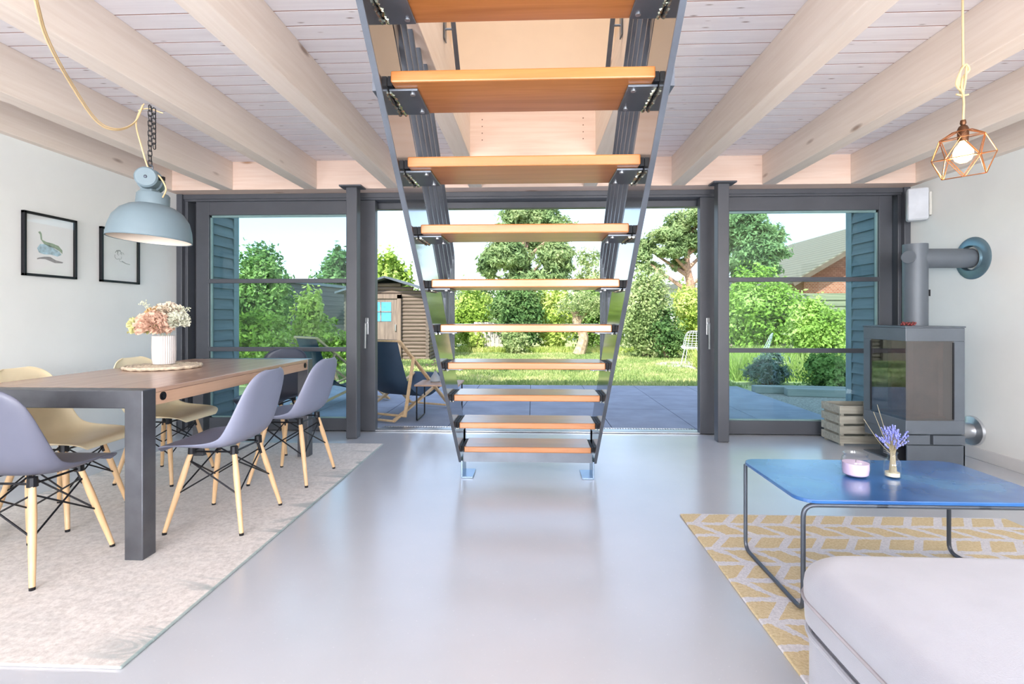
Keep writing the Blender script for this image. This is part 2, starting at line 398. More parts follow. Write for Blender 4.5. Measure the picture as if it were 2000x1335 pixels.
# ------------------------------------------------------------------ staircase
SX = -.035; TW = .864; RISE = .2121; RUN = .2269; Y1 = 3.482; TD = .265; TT = .038
stair = thing('staircase', 'open staircase with orange oak treads and dark glossy steel strings', 'staircase', (SX, 0, 0))
c0 = RISE-EYE+.9347*Y1
SL = RISE/RUN
def sline(Y, h): return RISE+(Y1-Y)*SL+h      # height over the nosing line
for sg in (-1, 1):
    xi, xo = sg*.452, sg*.463
    lo, hi = -.30, .13
    Yt = Y1-RUN*11.6
    pts = [(Y1-.03+.0, .105), (Y1-.03, sline(Y1-.03, lo)+.2)]
    poly = [(3.50, .10), (Yt, sline(Yt, -.115)), (Yt, sline(Yt, .30)), (3.745, sline(3.745, .30)), (3.745, .10)]
    MB().prism(poly, min(xi, xo), max(xi, xo), 'x').build('stringer', m_mirror, stair, bevel=.002)
    # outer edge strip
    a = (sg*.460, 3.50, .105); b = (sg*.460, Yt, sline(Yt, -.112))
    MB().bar(a, b, .020, .008).build('stringer_edge', m_steel, stair)
    MB().box(min(xi, sg*.485), max(xi, sg*.485), 3.60, 3.70, .085, .30).build('foot_bracket', m_steel, stair)
    fp = MB(); x1, x2 = sorted((sg*.452, sg*.440)); fp.box(x1, x2, 3.47, 3.66, 0, .12)
    x1, x2 = sorted((sg*.446, sg*.37)); fp.box(x1, x2, 3.47, 3.66, 0, .012)
    fp.build('foot_plate', M('foot_steel', '#7f93a8', .22, .85), stair, bevel=.002)
    # hanger plate to the ceiling structure
    x1, x2 = sorted((sg*.466, sg*.490)); MB().box(x1, x2, 1.66, 1.90, 1.84, 2.30).build('hanger_plate', m_steel, stair)
    # bundle of six bars running up the flight and turning down to the string
    for i in range(6):
        h = .36+i*.136; Yv = 2.84+i*.078
        pl = fillet([(sg*.475, Yv, sline(Yv, .02)), (sg*.475, Yv, sline(Yv, h)), (sg*.475, Y1-RUN*11.6, sline(Y1-RUN*11.6, h))], .05, 4)
        m = MB()
        for q in range(len(pl)-1): m.bar(pl[q], pl[q+1], .034, .012 if q else .012, up=(1, 0, 0) if False else (0, .7, .7) if q > 2 else (0, 1, 0))
        m.build('balustrade_bar', m_steel, stair)
    for Yp in (2.95, 1.95):
        m = MB().bar((sg*.486, Yp, sline(Yp, .05)), (sg*.486, Yp, sline(Yp, 1.05)), .012, .03, up=(0, 1, 0)); m.build('balustrade_post', m_steel, stair)
MB().box(-.440, .440, 3.50, 3.508, .105, RISE-TT-.002).build('riser_plate', m_steel, stair)
for i in range(12):
    yf = Y1-RUN*i; zt = RISE*(i+1)
    t = MB().box(-TW/2, TW/2, yf, yf+TD, zt-TT, zt).build('tread', m_oak, stair, bevel=.005, segs=2)
    for sg in (-1, 1):
        x1, x2 = sorted((sg*.450, sg*.352)); br = MB(); br.box(x1, x2, yf+.045, yf+TD-.012, zt-TT-.009, zt-TT-.001)
        b = br.build('bracket', m_steel, t, bevel=.002)
        for yy in (yf+.075, yf+TD-.04): MB().lathe([(.009, -.004), (.009, 0)], (sg*.375, yy, zt-TT-.009), 10).build('screw', m_alu, t)
        wd = MB(); rr = random.Random(i*3+sg)
        wd.tube([(sg*(.444+rr.uniform(-.004, .003)), yf+.055+q*.0062, zt-TT-.011) for q in range(32)], [rr.uniform(.0015, .0075) for q in range(32)], 6)
        wd.build('weld', m_weld, t, smooth=True)
        xg = sorted((sg*.434, sg*.4505)); MB().box(xg[0], xg[1], yf+.03, yf+TD-.01, zt-TT+.002, zt-.004).build('tread_gap_dark', m_dark, t)  # black filler, the shade of the gap beside the tread put into colour
# guard rails fixed inside the stair opening
for sg, lb in ((-1, 'dark flat guard rail fixed to the left side of the stair opening'), (1, 'dark flat guard rail fixed to the right side of the stair opening')):
    g = thing('guard_rail', lb, 'guard rail', (sg*.455, 2.7, 2.5))
    MB().bar((-sg*.045, -.55, .56), (-sg*.045, .20, -.16), .024, .010, up=(0, .7, .7)).build('rail_bar', m_steel, g)
    h = MB(); h.tube([(-sg*.045, -.06, .09), (sg*.000, -.06, .09)], .006, 8); h.build('standoff', m_steel, g)
    MB().box(-.003, .003, -.085, -.035, .03, .14).build('wall_plate', m_steel, g)
    g.location.x = sg*.465 if False else sg*.452
t = thing('dome_fitting', 'small white dome fitting above the knotty header board upstairs', 'ceiling light', (0.0, 3.9, 2.70))
MB().lathe([(.065, 0), (.062, .02), (.05, .038), (.03, .05), (.001, .055)], (0, 0, 0), 24, Matrix.Rotation(PI/2, 3, 'X')).build('dome_cover', M('opal', '#f2f0ec', .4), t, smooth=True)

# ------------------------------------------------------------------ chairs
def shell_mesh():
    prof = [(.245, .400, .150, 0), (.243, .425, .185, .0), (.215, .438, .212, .004), (.14, .434, .226, .018), (.05, .424, .232, .032), (-.04, .418, .234, .045),
            (-.11, .426, .234, .058), (-.158, .456, .232, .066), (-.188, .505, .229, .066), (-.205, .565, .224, .056), (-.222, .63, .216, .046), (-.240, .70, .202, .038), (-.256, .76, .178, .030), (-.265, .796, .130, .022), (-.268, .812, .07, .012)]
    m = MB(); NU = 14; n = len(prof)
    for i, (y, z, hw, rise) in enumerate(prof):
        a = prof[max(i-1, 0)]; b = prof[min(i+1, n-1)]; ty, tz = b[0]-a[0], b[1]-a[1]; L = math.hypot(ty, tz); ny, nz = -tz/L, ty/L   # normal
        ny, nz = (-ny, -nz) if (ny < 0 and i > 7) or (i <= 7 and nz < 0) else (ny, nz)
        if i < 2: ny, nz = 0.2, .6
        for j in range(NU+1):
            u = -1+2*j/NU; k = rise*abs(u)**2.6
            m.v.append((hw*math.sin(u*PI/2*.93)/math.sin(PI/2*.93), y+ny*k, z+nz*k))
    for i in range(n-1):
        for j in range(NU): m.f.append((i*(NU+1)+j, i*(NU+1)+j+1, (i+1)*(NU+1)+j+1, (i+1)*(NU+1)+j))
    return m
def make_chair(label, shellmat):
    t = thing('dining_chair', label, 'chair', group='moulded chairs around the dining table')
    shell_mesh().build('seat_shell', shellmat, t, smooth=True, angle=180, solid=.008, sub=2, normals=False)
    feet = {}; tops = {}
    for sx in (-1, 1):
        for sy in (-1, 1):
            tp = Vector((sx*.125, sy*.115-.005, .385)); ft = Vector((sx*.205, sy*.195-.005, .012)); feet[sx, sy] = ft; tops[sx, sy] = tp
            lg = MB().tube([tp, tp.lerp(ft, .3), tp.lerp(ft, .65), ft], [.0125, .0155, .0135, .0105], 12).build('leg', m_maple, t, smooth=True)
            MB().tube([ft+Vector((0, 0, .002)), ft-Vector((-sx*0, 0, .012))], .0108, 10).build('foot_cap', m_black, lg, smooth=True)
            b = MB(); b.tube([tp+Vector((0, 0, -.045)), tp+Vector((-sx*.004, -sy*.004, .018))], .0085, 8); b.bar(tp.lerp(ft, .0)+Vector((-sx*.012, 0, 0)), tp.lerp(ft, .16)+Vector((-sx*.013, 0, 0)), .006, .02); b.build('leg_bracket', m_black, lg)
    m = MB()
    r = .0042
    cor = [(-1, -1), (1, -1), (1, 1), (-1, 1)]
    for i in range(4):
        a, b = cor[i], cor[(i+1) % 4]
        m.tube([tops[a].lerp(feet[a], .08), tops[b].lerp(feet[b], .52)], r, 6); m.tube([tops[b].lerp(feet[b], .08), tops[a].lerp(feet[a], .52)], r, 6)
        m.tube([tops[a]+Vector((0, 0, .012)), tops[b]+Vector((0, 0, .012))], .005, 6)
    m.build('wire_brace', m_black, t, smooth=True)
    for sx, sy in cor: MB().lathe([(.02, .385), (.018, .424)], (sx*.12, sy*.11-.005, 0), 10).build('shock_mount', m_black, t)
    return t
ch = make_chair('grey-blue moulded chair at the near table end, back to viewer', M('dusky_grey_plastic', '#646778', .42, var=.02))
ch.location = (-2.20, 2.165, 0.008); ch.rotation_euler = (0, 0, 0)
c2 = make_chair('grey-blue moulded chair on the right side of the table, nearer of the two', m_greyblue)
c2.location = (-1.655, 2.70, .008); c2.rotation_euler = (0, 0, PI/2+.02)
dup(c2, (-1.635, 3.43, .008), PI/2-.04, 'grey-blue moulded chair beside the far right table leg')
c4 = make_chair('cream moulded chair on the wall side of the table, nearer of the two', m_cream_pl)
c4.location = (-2.56, 2.70, .008); c4.rotation_euler = (0, 0, -PI/2+.06)
dup(c4, (-2.50, 3.41, .008), -PI/2-.03, 'cream moulded chair on the wall side of the table, behind the white vase')
c6 = make_chair('dark charcoal moulded chair at the far end of the table, facing the viewer', m_char)
c6.location = (-2.14, 4.14, .008); c6.rotation_euler = (0, 0, PI)

# ------------------------------------------------------------------ dining table
TX0, TX1, TY0, TY1, TZ = -2.665, -1.742, 2.222, 3.995, .770
t = thing('dining_table', 'long wooden dining table with blackened steel end frames', 'table', ((TX0+TX1)/2, (TY0+TY1)/2, 0.008))
hx, hy = (TX1-TX0)/2, (TY1-TY0)/2
for sg in (-1, 1):
    ya, yb = sorted((sg*hy, sg*(hy-.082)))
    MB().prism([(-hx, 0), (-hx+.085, 0), (-hx+.085, TZ-.09), (hx-.085, TZ-.09), (hx-.085, 0), (hx, 0), (hx, TZ-.008), (-hx, TZ-.008)], ya, yb, 'y').build('end_frame', m_brushed, t, bevel=.004)
MB().box(-hx+.002, hx-.002, -hy+.084, hy-.084, TZ-.030, TZ-.008).build('tabletop', m_tabletop, t, bevel=.003)
for sg in (-1, 1):
    a, b = sorted((sg*(hx-.004), sg*(hx-.05)))
    r = MB().box(a, b, -hy+.084, hy-.084, TZ-.088, TZ-.031).build('side_rail', m_tableside, t, bevel=.002)
    for yy in (-hy+.13, hy-.13):
        MB().lathe([(.020, 0), (.020, .004), (.014, .004), (.014, .002), (.011, .002), (.011, .008), (.001, .008)], (sg*(hx-.004), yy, TZ-.052), 20, Matrix.Rotation(sg*PI/2, 3, 'Y')).build('bolt', m_black, r, smooth=True)

# doily, vase, flowers
dz = TZ
dl = MB()
for i in range(11):
    r = .02+i*.0187
    dl.tube([((r+.004*math.sin(a*14+i))*math.cos(a), (r+.004*math.sin(a*14+i))*math.sin(a), .006+.002*math.sin(a*20+i)) for a in [2*PI*q/72 for q in range(72)]], .0100, 6, closed=True)
d = dl.build('place_mat', M('woven_straw', '#dccbb4', .9, var=.12, vs=60), smooth=True); d.location = (-2.37, 3.20, dz+.006)
tag(d, 'round woven straw mat on the dining table under the white vase', 'mat')
v = thing('flower_vase', 'white ribbed vase on the woven mat on the dining table', 'vase', (-2.382, 3.22, dz+.022))
MB().lathe([(.048, 0), (.060, .004), (.066, .03), (.068, .10), (.067, .17), (.065, .185), (.060, .185), (.059, .03)], (0, 0, 0), 160, rf=lambda a: 1-.055*(1-abs(math.sin(a*16)))).build('vase_body', M('white_ceramic', '#d8d1cf', .5, var=.01), v, smooth=True)
def bloom(parent, name, c, r, mat, n, ps, sd_, squash=.85):
    rg = np.random.default_rng(sd_); m = MB(); c = Vector(c)
    for _ in range(n):
        dd = Vector(rg.normal(size=3)); dd.normalize()
        if dd.z < -.5: dd.z *= -1
        rad = r*(.55+.45*rg.random()); pp = c+Vector((dd.x*rad, dd.y*rad, dd.z*rad*squash))
        a = dd.cross(Vector(rg.normal(size=3))); a.normalize(); b = dd.cross(a)
        s = ps*(.6+.7*rg.random()); cup = dd*s*.5
        m.add([pp-a*s*.3, pp+b*s*.1-a*s*.0+dd*s*.1, pp+a*s*.4+cup*.3, pp+dd*s*.9+b*s*.35+a*s*.3, pp+dd*s*.95-b*s*.2-a*s*.25], [(0, 1, 3, 4), (1, 2, 3)])
    return m.build(name, mat, parent, normals=False)
bq = thing('bouquet', 'bouquet of peach, cream and yellow-green dried blooms in the ribbed vase', 'flowers', (-2.382, 3.22, dz+.004))
bloom(bq, 'peach_bloom', (-.01, -.07, .265), .078, M('peach_petal', '#f3c6b0', .7, var=.14, vs=40), 900, .034, 1)
bloom(bq, 'brown_bloom', (.005, .03, .335), .070, M('tan_petal', '#f1d4bf', .7, var=.2, vs=40), 600, .03, 2)
bloom(bq, 'yellow_bloom', (-.100, -.03, .258), .076, M('yellow_petal', '#e6e3a4', .7, var=.14, vs=40), 800, .026, 3)
bloom(bq, 'orange_bloom', (-.065, 0, .33), .045, M('orange_petal', '#eabf84', .7, var=.14, vs=40), 300, .024, 4)
bloom(bq, 'white_bloom', (.095, -.01, .29), .062, M('white_petal', '#dfe0cd', .7, var=.12, vs=40), 600, .02, 5)
sg_ = MB(); rr = random.Random(3)
for k in range(12):
    a0 = (rr.uniform(-.03, .03), rr.uniform(-.03, .03), .16); e = (rr.choice((-1, 1))*rr.uniform(.07, .135), rr.uniform(-.06, .06), rr.uniform(.30, .43))
    sg_.tube([a0, Vector(a0).lerp(Vector(e), .5)+Vector((0, 0, .02)), e], .0014, 5)
    for q in range(9): sg_.ball((e[0]+rr.uniform(-.02, .02), e[1]+rr.uniform(-.02, .02), e[2]+rr.uniform(-.015, .015)), .0045, 5, 4)
sg_.build('sprig', M('pale_sprig', '#d6d8bf', .8), bq)

# rug under the table
def mk_rugl():
    a = N('worn_rug'); co = a.coord(); n1 = a.noise(co, 1.3, 6, .65, .8); n2 = a.noise(co, 45, 4, .7); n3 = a.noise(a.coord((1, 3.5, 1)), 1.7, 7, .7, 1.2)
    c = a.ramp(n2, [(.32, lin('#bcb6b1')), (.62, lin('#dbd6d1'))])
    f = a.ramp(n3, [(.50, (0, 0, 0, 1)), (.60, (1, 1, 1, 1))])
    tc = a.n('ShaderNodeTexCoord'); sp = a.n('ShaderNodeSeparateXYZ'); a.l(tc.outputs['Object'], sp.inputs[0])
    e = a.ramp(a.mth('ABSOLUTE', sp.outputs['X']), [(.68, (.15, .15, .15, 1)), (.88, (1, 1, 1, 1))])
    g = a.mth('MULTIPLY', a.mth('MULTIPLY', f, e), a.mth('ADD', n2, .1))
    ed = a.mth('MULTIPLY', a.mth('GREATER_THAN', a.mth('ABSOLUTE', sp.outputs['X']), .872), .7)
    a.l(a.mix(ed, a.mix(g, c, lin('#4f6f76')), lin('#7f9c9c')), a.b.inputs['Base Color']); a.b.inputs['Roughness'].default_value = .95; a.b.inputs['Sheen Weight'].default_value = .2
    a.bump(n2, .35, .004); return a.m
o = MB().box(-.88, .88, -1.405, 1.405, 0, .009).build('area_rug', mk_rugl(), bevel=.004); o.location = (-2.16, 2.95, .0005)
tag(o, 'large worn pale beige rug with faded teal marks under the dining table', 'rug')
# rug under the coffee table
def mk_rugr():
    a = N('yellow_leaf_rug'); tc = a.n('ShaderNodeTexCoord'); sp = a.n('ShaderNodeSeparateXYZ'); a.l(tc.outputs['Object'], sp.inputs[0])
    nz = a.noise(a.coord(), 22, 3); wob = a.mth('MULTIPLY', a.mth('SUBTRACT', nz, .5), .035)
    X = a.mth('ADD', sp.outputs['X'], wob); Y = a.mth('ADD', sp.outputs['Y'], wob); h = .145; wd = .155
    ry = a.mth('DIVIDE', Y, h); fl = a.mth('FLOOR', ry); fy = a.mth('SUBTRACT', ry, fl)
    odd = a.mth('SUBTRACT', a.mth('MULTIPLY', a.mth('PINGPONG', fl, 1), 2), 1)
    xs = a.mth('DIVIDE', a.mth('ADD', X, a.mth('MULTIPLY', a.mth('MULTIPLY', odd, a.mth('SUBTRACT', fy, .5)), .11)), wd)
    fx = a.mth('FRACT', xs)
    inx = a.mth('LESS_THAN', a.mth('ABSOLUTE', a.mth('SUBTRACT', fx, .5)), .36)
    iny = a.mth('LESS_THAN', a.mth('ABSOLUTE', a.mth('SUBTRACT', fy, .5)), .385)
    n2 = a.noise(a.coord(), 90, 4, .7)
    y = a.ramp(n2, [(.3, lin('#cbb88c')), (.65, lin('#e4d5b0'))]); wv = a.ramp(n2, [(.3, lin('#c9cad1')), (.65, lin('#ebebf0'))])
    a.l(a.mix(a.mth('MULTIPLY', inx, iny), wv, y), a.b.inputs['Base Color']); a.b.inputs['Roughness'].default_value = .95
    a.bump(n2, .6, .006); return a.m
o = MB().box(-.87, .87, -1.3, 1.3, 0, .010).build('patterned_rug', mk_rugr(), bevel=.004); o.location = (1.685, 1.575, .0005)
tag(o, 'pale rug with yellow slanted blocks under the blue coffee table', 'rug')

# ------------------------------------------------------------------ dome pendant
PX, PY = -2.105, 2.79
pl = thing('dome_pendant_lamp', 'large blue-grey metal dome pendant hanging on a chain above the dining table', 'pendant lamp', (PX-.04, PY, 1.53))
tl = Matrix.Rotation(math.radians(3), 3, 'Y')@Matrix.Rotation(math.radians(-2), 3, 'X')
prof = [(.203, 0), (.202, .012), (.196, .060), (.180, .115), (.150, .158), (.112, .184), (.084, .193), (.080, .195), (.078, .252), (.072, .260), (.03, .262)]
MB().lathe(prof, (0, 0, 0), 56, tl, cap=False).build('lamp_shade', m_lampblue, pl, smooth=True, solid=.004, angle=50)
MB().lathe([(.198, .002), (.191, .058), (.175, .110), (.145, .152), (.107, .177), (.02, .188)], (0, 0, 0), 56, tl, cap=False).build('shade_lining', m_lampin, pl, smooth=True, angle=180)
m = MB(); m.lathe([(.001, -.085), (.054, -.085), (.060, -.078), (.060, -.01), (.064, -.004), (.064, .006), (.056, .010), (.056, .085), (.048, .095), (.001, .095)], (0, 0, .333), 32, Matrix.Rotation(math.radians(25), 3, 'Z')@Matrix.Rotation(PI/2, 3, 'X').inverted()@Matrix.Rotation(PI, 3, 'X'))
m.build('lamp_housing', m_lampblue, pl, smooth=True)
MB().obox((0, 0, .270), .07, .07, .03).build('housing_neck', m_lampblue, pl, bevel=.008)
m = MB(); a = math.radians(25); fd_ = Vector((math.sin(a), -math.cos(a), 0))
m.ball(Vector((0, 0, .333))+Vector((fd_.x, fd_.y, 0))*.088, .012, 10, 6); m.build('housing_screw', m_tube, pl, smooth=True)
m = MB(); m.obox((.085, -.03, .335), .04, .016, .02); m.build('cable_gland', m_black, pl)
m = MB(); m.tube([(0+.016*math.cos(q), 0, .405+.016*math.sin(q)) for q in [2*PI*k/12 for k in range(12)]], .004, 6, closed=True); m.build('hanging_ring', m_tube, pl, smooth=True)
def link(m, c, rot, L=.036, W=.019, r=.0026):
    pts = []
    for k in range(14):
        a = 2*PI*k/14; pts.append((W/2*math.cos(a), 0, (L-W)/2*(1 if math.sin(a) > 0 else -1)+W/2*math.sin(a)))
    R = Matrix.Rotation(rot, 3, 'Z'); m.tube([Vector(c)+R@Vector(p_) for p_ in pts], r, 5, closed=True)
m = MB(); zt = 2.28-1.53-.008; z = .43; k = 0
while z < zt: link(m, (.0, 0, z), (k % 2)*1.2+.3); z += .028; k += 1
m.build('chain', m_black, pl, smooth=True)
m = MB(); z = zt-.02
for k in range(8): link(m, (.022+.003*(k % 2), 0, z), (k % 2)*1.2+.3); z -= .028
m.tube([(0, 0, zt+.005), (.012, 0, zt-.006), (.024, 0, zt)], .003, 6)
m.build('chain_tail', m_black, pl, smooth=True)
# cord of the pendant
def pt(px, py, Y): return Vector((WX(px, Y), Y, WZ(px, py, Y)))
cz = [Vector((-1.70, 1.50, 2.539)), Vector((-1.70, 1.53, 2.44)), pt(58, -30, 1.68), pt(90, 75, 1.95), pt(138, 165, 2.25), pt(188, 237, 2.5), pt(228, 254, 2.62), pt(262, 240, 2.75), pt(279, 205, 2.79)]
def smooth_path(P, n=8):
    P = [Vector(p) for p in P]; o = []
    for i in range(len(P)-1):
        p0, p1, p2, p3 = P[max(i-1, 0)], P[i], P[i+1], P[min(i+2, len(P)-1)]
        for k in range(n):
            t_ = k/n; o.append(.5*((2*p1)+(p2-p0)*t_+(2*p0-5*p1+4*p2-p3)*t_*t_+(3*p1-p0-3*p2+p3)*t_**3))
    return o+[P[-1]]
m = MB(); m.tube(smooth_path(cz), .0042, 8); m.tube(smooth_path([p_+Vector((.003, .004, .009)) for p_ in cz]), .0028, 8)
m.tube(smooth_path([pt(279, 205, 2.79), pt(266, 240, 2.78), pt(276, 285, 2.78), pt(291, 330, 2.78), pt(312, 345, 2.74), pt(324, 368, 2.72), pt(318, 385, 2.76)]), .004, 8)
m.tube(smooth_path([pt(270, 216, 2.80), pt(290, 212, 2.80), pt(318, 221, 2.82)]), .003, 6)
o = m.build('lamp_cord', m_cord, smooth=True); tag(o, 'pale yellow cord looping from the ceiling to the blue-grey dome pendant', 'cord')

# ------------------------------------------------------------------ wire cage lamp
CX, CY, CZ = WX(1881, 2.38), 2.38, WZ(1881, 300, 2.38)
cg = thing('wire_cage_lamp', 'copper wire geometric cage lamp with glowing bulb hanging on jute cord', 'pendant lamp', (CX, CY, CZ))
m = MB(); R0 = Matrix.Rotation(math.radians(-9), 3, 'Y')@Matrix.Rotation(math.radians(8), 3, 'X')
rings = [(.034, .100, 6, 0), (.088, .072, 6, .5), (.112, -.012, 6, 0), (.086, -.100, 6, .5), (.0, -.1, 0, 0)]
V = []
for r, z, nn, off in rings[:4]: V.append([R0@Vector((r*math.cos(2*PI*(k+off)/6+.3), r*math.sin(2*PI*(k+off)/6+.3), z)) for k in range(6)])
for i, ring in enumerate(V):
    for k in range(6):
        if i != 99: m.tube([ring[k], ring[(k+1) % 6]], .0021, 6)
        if i < 3:
            nx = V[i+1]
            if rings[i][3] == 0: ks = (k, (k-1) % 6)
            else: ks = (k, (k+1) % 6)
            for q in ks: m.tube([ring[k], nx[q]], .0021, 6)
m.build('wire_cage', m_copper, cg, smooth=True)
MB().lathe([(.001, .150), (.010, .150), (.012, .136), (.008, .128), (.016, .122), (.021, .110), (.021, .080), (.019, .056), (.001, .056)], (0, 0, 0), 20, cap=False).build('socket', m_brown, cg, smooth=True)
def emis(name, col, st):
    a = N(name); a.b.inputs['Emission Color'].default_value = col+(1,); a.b.inputs['Emission Strength'].default_value = st; a.b.inputs['Base Color'].default_value = col+(1,); return a.m
MB().lathe([(.001, .060), (.013, .056), (.017, .044), (.030, .028), (.037, .008), (.037, -.010), (.029, -.029), (.015, -.039), (.001, -.041)], (0, 0, 0), 24, cap=False).build('bulb', emis('warm_bulb', (1, .68, .34), 1.9), cg, smooth=True)
ld = bpy.data.lights.new('bulb_light', 'POINT'); ld.energy = 5; ld.color = (1, .7, .4); ld.shadow_soft_size = .05
lo = bpy.data.objects.new('bulb_light', ld); C.objects.link(lo); lo.location = (CX, CY, CZ-.07)
m = MB(); top = 2.54-CZ; kz = WZ(1881, 150, 2.38)-CZ
m.tube([(0, 0, .145), (.003, 0, kz-.12), (0, 0, kz-.06)], .0045, 8); m.tube([(0, 0, kz+.05), (-.002, 0, top)], .0045, 8)
for k in range(3):
    m.tube(smooth_path([(0.0, .006*k, kz-.07), (-.022+.006*k, .01, kz-.03), (-.018, -.008, kz+.02), (.012, .006*k, kz+.055), (.026, .0, kz+.03), (.008, .012, kz-.0), (-.006, 0, kz-.05), (0, 0, kz-.08)]), .0045, 7)
m.tube(smooth_path([(-.03, 0, kz-.078), (0, .004, kz-.082), (.024, 0, kz-.080)]), .0038, 6)
m.tube(smooth_path([(.0, .008, kz-.09), (.008, 0, kz-.03), (.018, .004, kz+.05)]), .0045, 7)
m.build('jute_cord', m_jute, cg, smooth=True)

# ------------------------------------------------------------------ pictures
def picture(label, y0, y1, kind):
    z0, z1 = 1.378, 1.816; t = thing('framed_picture', label, 'picture', (XL, (y0+y1)/2, z0)); hw = (y1-y0)/2; H = z1-z0; fw = .017
    f = MB(); f.box(.001, .026, -hw, -hw+fw, 0, H); f.box(.001, .026, hw-fw, hw, 0, H); f.box(.001, .026, -hw, hw, 0, fw); f.box(.001, .026, -hw, hw, H-fw, H)
    f.build('picture_frame', m_black, t, bevel=.001)
    MB().box(.002, .008, -hw+fw, hw-fw, fw, H-fw).build('picture_print', m_art, t)
    x = .0085
    def blob(pts, mat, nm):
        MB().prism([(-hw+fw+a*(2*hw-2*fw), fw+b*(H-2*fw)) for a, b in pts], x, x+.0006, 'x').build(nm, mat, t)
    if kind == 0:
        blob([(.30, .74), (.33, .70), (.34, .60), (.42, .57), (.55, .56), (.68, .53), (.76, .46), (.76, .40), (.70, .44), (.6, .48), (.48, .50), (.38, .53), (.31, .60), (.30, .68), (.26, .72)], M('ink_green', '#9fb39a', .7, var=.15, vs=30), 'green_figure')
        blob([(.24, .44), (.30, .52), (.40, .53), (.55, .49), (.70, .43), (.74, .38), (.66, .34), (.52, .36), (.38, .35), (.28, .37)], M('ink_blue', '#b9d6e0', .7, var=.15, vs=30), 'blue_figure')
        blob([(.24, .27), (.28, .285), (.38, .31), (.5, .32), (.62, .27), (.78, .25), (.76, .23), (.60, .22), (.52, .24), (.40, .27), (.30, .265), (.24, .25)], M('ink_grey', '#a3a2a2', .7, var=.15, vs=30), 'grey_figure')
    else:
        mk = M('ink_pale', '#b4b6b4', .7)
        for k, (cx_, cy_, r_) in enumerate(((.46, .54, .10), (.50, .57, .07), (.42, .50, .07), (.50, .49, .05), (.40, .58, .05), (.56, .54, .06), (.46, .60, .04), (.53, .44, .05))):
            a0 = k*1.3; A = [a0+q*.35 for q in range(9)]
            blob([(cx_+r_*math.cos(a), cy_+r_*.9*math.sin(a)) for a in A]+[(cx_+r_*.86*math.cos(a), cy_+r_*.78*math.sin(a)) for a in A[::-1]], mk, 'sketch_line')
        blob([(.56, .42), (.68, .38), (.80, .37), (.80, .36), (.68, .365), (.55, .40)], mk, 'sketch_line')
    MB().box(.020, .0215, -hw+fw, hw-fw, fw, H-fw).build('picture_glass', m_clear, t)
picture('black framed print with green and blue figures, left of the two on the left wall', 3.30, 3.70, 0)
picture('black framed faint sketch partly behind the blue-grey dome lamp on the left wall', 3.919, 4.313, 1)

# ------------------------------------------------------------------ speaker
t = thing('wall_speaker', 'small white loudspeaker bracketed high in the right corner of the room', 'speaker', (3.335, 4.58, 2.07), math.radians(-28))
MB().box(-.075, .075, -.055, .055, -.14, .14).build('speaker_cabinet', M('white_plastic', '#d7dbe0', .4), t, bevel=.02, segs=3)
MB().box(-.068, .068, -.062, -.0555, -.13, .13).build('speaker_grille', M('pale_mesh', '#c9ced6', .7), t, bevel=.004)
MB().box(.078, .098, -.03, .03, -.10, .10).build('wall_bracket', M('bracket_white', '#c7c5be', .5), t, bevel=.004)

# ------------------------------------------------------------------ stove
X0, X1_, Ya, Yb = 2.73, 3.15, 3.86, 4.34; ZT = 1.03
st = thing('wood_stove', 'grey steel wood stove with corner glass beside the right wall', 'stove', (0, 0, 0))
b = MB()
# shell with openings on the left and the front face
gz0, gz1 = .37, .91
b.box(X0, X1_, Ya, Yb, .24, .34); b.box(X0, X1_, Ya, Yb, .92, ZT-.012)
b.box(3.07, X1_, Ya, 4.25, .34, .92); b.box(X0, X1_, 4.25, Yb, .34, .92)
b.build('stove_body', m_stove, st, bevel=.004)
MB().box(X0-.004, X1_+.004, Ya-.004, Yb+.004, ZT-.012, ZT).build('top_plate', m_steel, st, bevel=.002)
g = MB(); g.box(X0+.002, X0+.010, Ya+.002, 4.25, .34, .92); g.box(X0+.010, 3.07, Ya+.002, Ya+.010, .34, .92); g.build('door_glass', m_sglass, st)
fb = MB(); fb.box(2.86, 3.06, 4.20, 4.24, .35, .91); fb.box(3.03, 3.065, 3.95, 4.24, .35, .91); fb.box(2.78, 3.06, 3.92, 4.24, .345, .36); fb.build('fire_chamber', m_stovein, st)
e = MB()
e.box(3.065, 3.073, Ya-.003, Ya+.003, .35, .91); e.box(X0-.003, X0+.003, 4.245, 4.253, .35, .91); e.build('glass_edge', m_dark, st)
q = MB(); q.box(X0+.01, 2.90, Ya-.002, Ya+.03, .165, .232); q.box(2.925, X1_, Ya-.002, Ya+.03, .165, .232); q.box(X0+.01, X1_, Ya+.03, Yb, .15, .24); q.build('ash_drawer', m_stove, st, bevel=.002)
ba = MB(); ba.box(X0+.01, X1_, Ya, Ya+.012, .0, .158); ba.box(X1_-.012, X1_, Ya, Yb, 0, .158); ba.box(X0+.14, X1_, Yb-.012, Yb, 0, .158); ba.box(X0, X1_, Ya, Yb, 0, .008); ba.build('base', m_stove, st, bevel=.002)
pp = MB(); px_, py_ = 3.0, 4.14; pr = .082
pp.tube([(px_, py_, ZT), (px_, py_, 1.655-.0)], pr, 32)
pp.lathe([(pr, 0), (pr, .012), (.001, .02)], (px_, py_, 1.655), 32, cap=False)
pp.build('flue_pipe', m_stove, st, smooth=True)
MB().tube([(px_, py_, 1.556), (XR-.02, py_, 1.556)], pr-.006, 32).build('flue_elbow', m_stove, st, smooth=True)
MB().lathe([(.05, .02), (.05, .025), (.047, .028), (.001, .028)], (px_-.080, py_-.055, 1.56), 24, Matrix.Rotation(math.radians(215), 3, 'Z')@Matrix.Rotation(PI/2, 3, 'Y')).build('inspection_cover', m_stove, st, smooth=True)
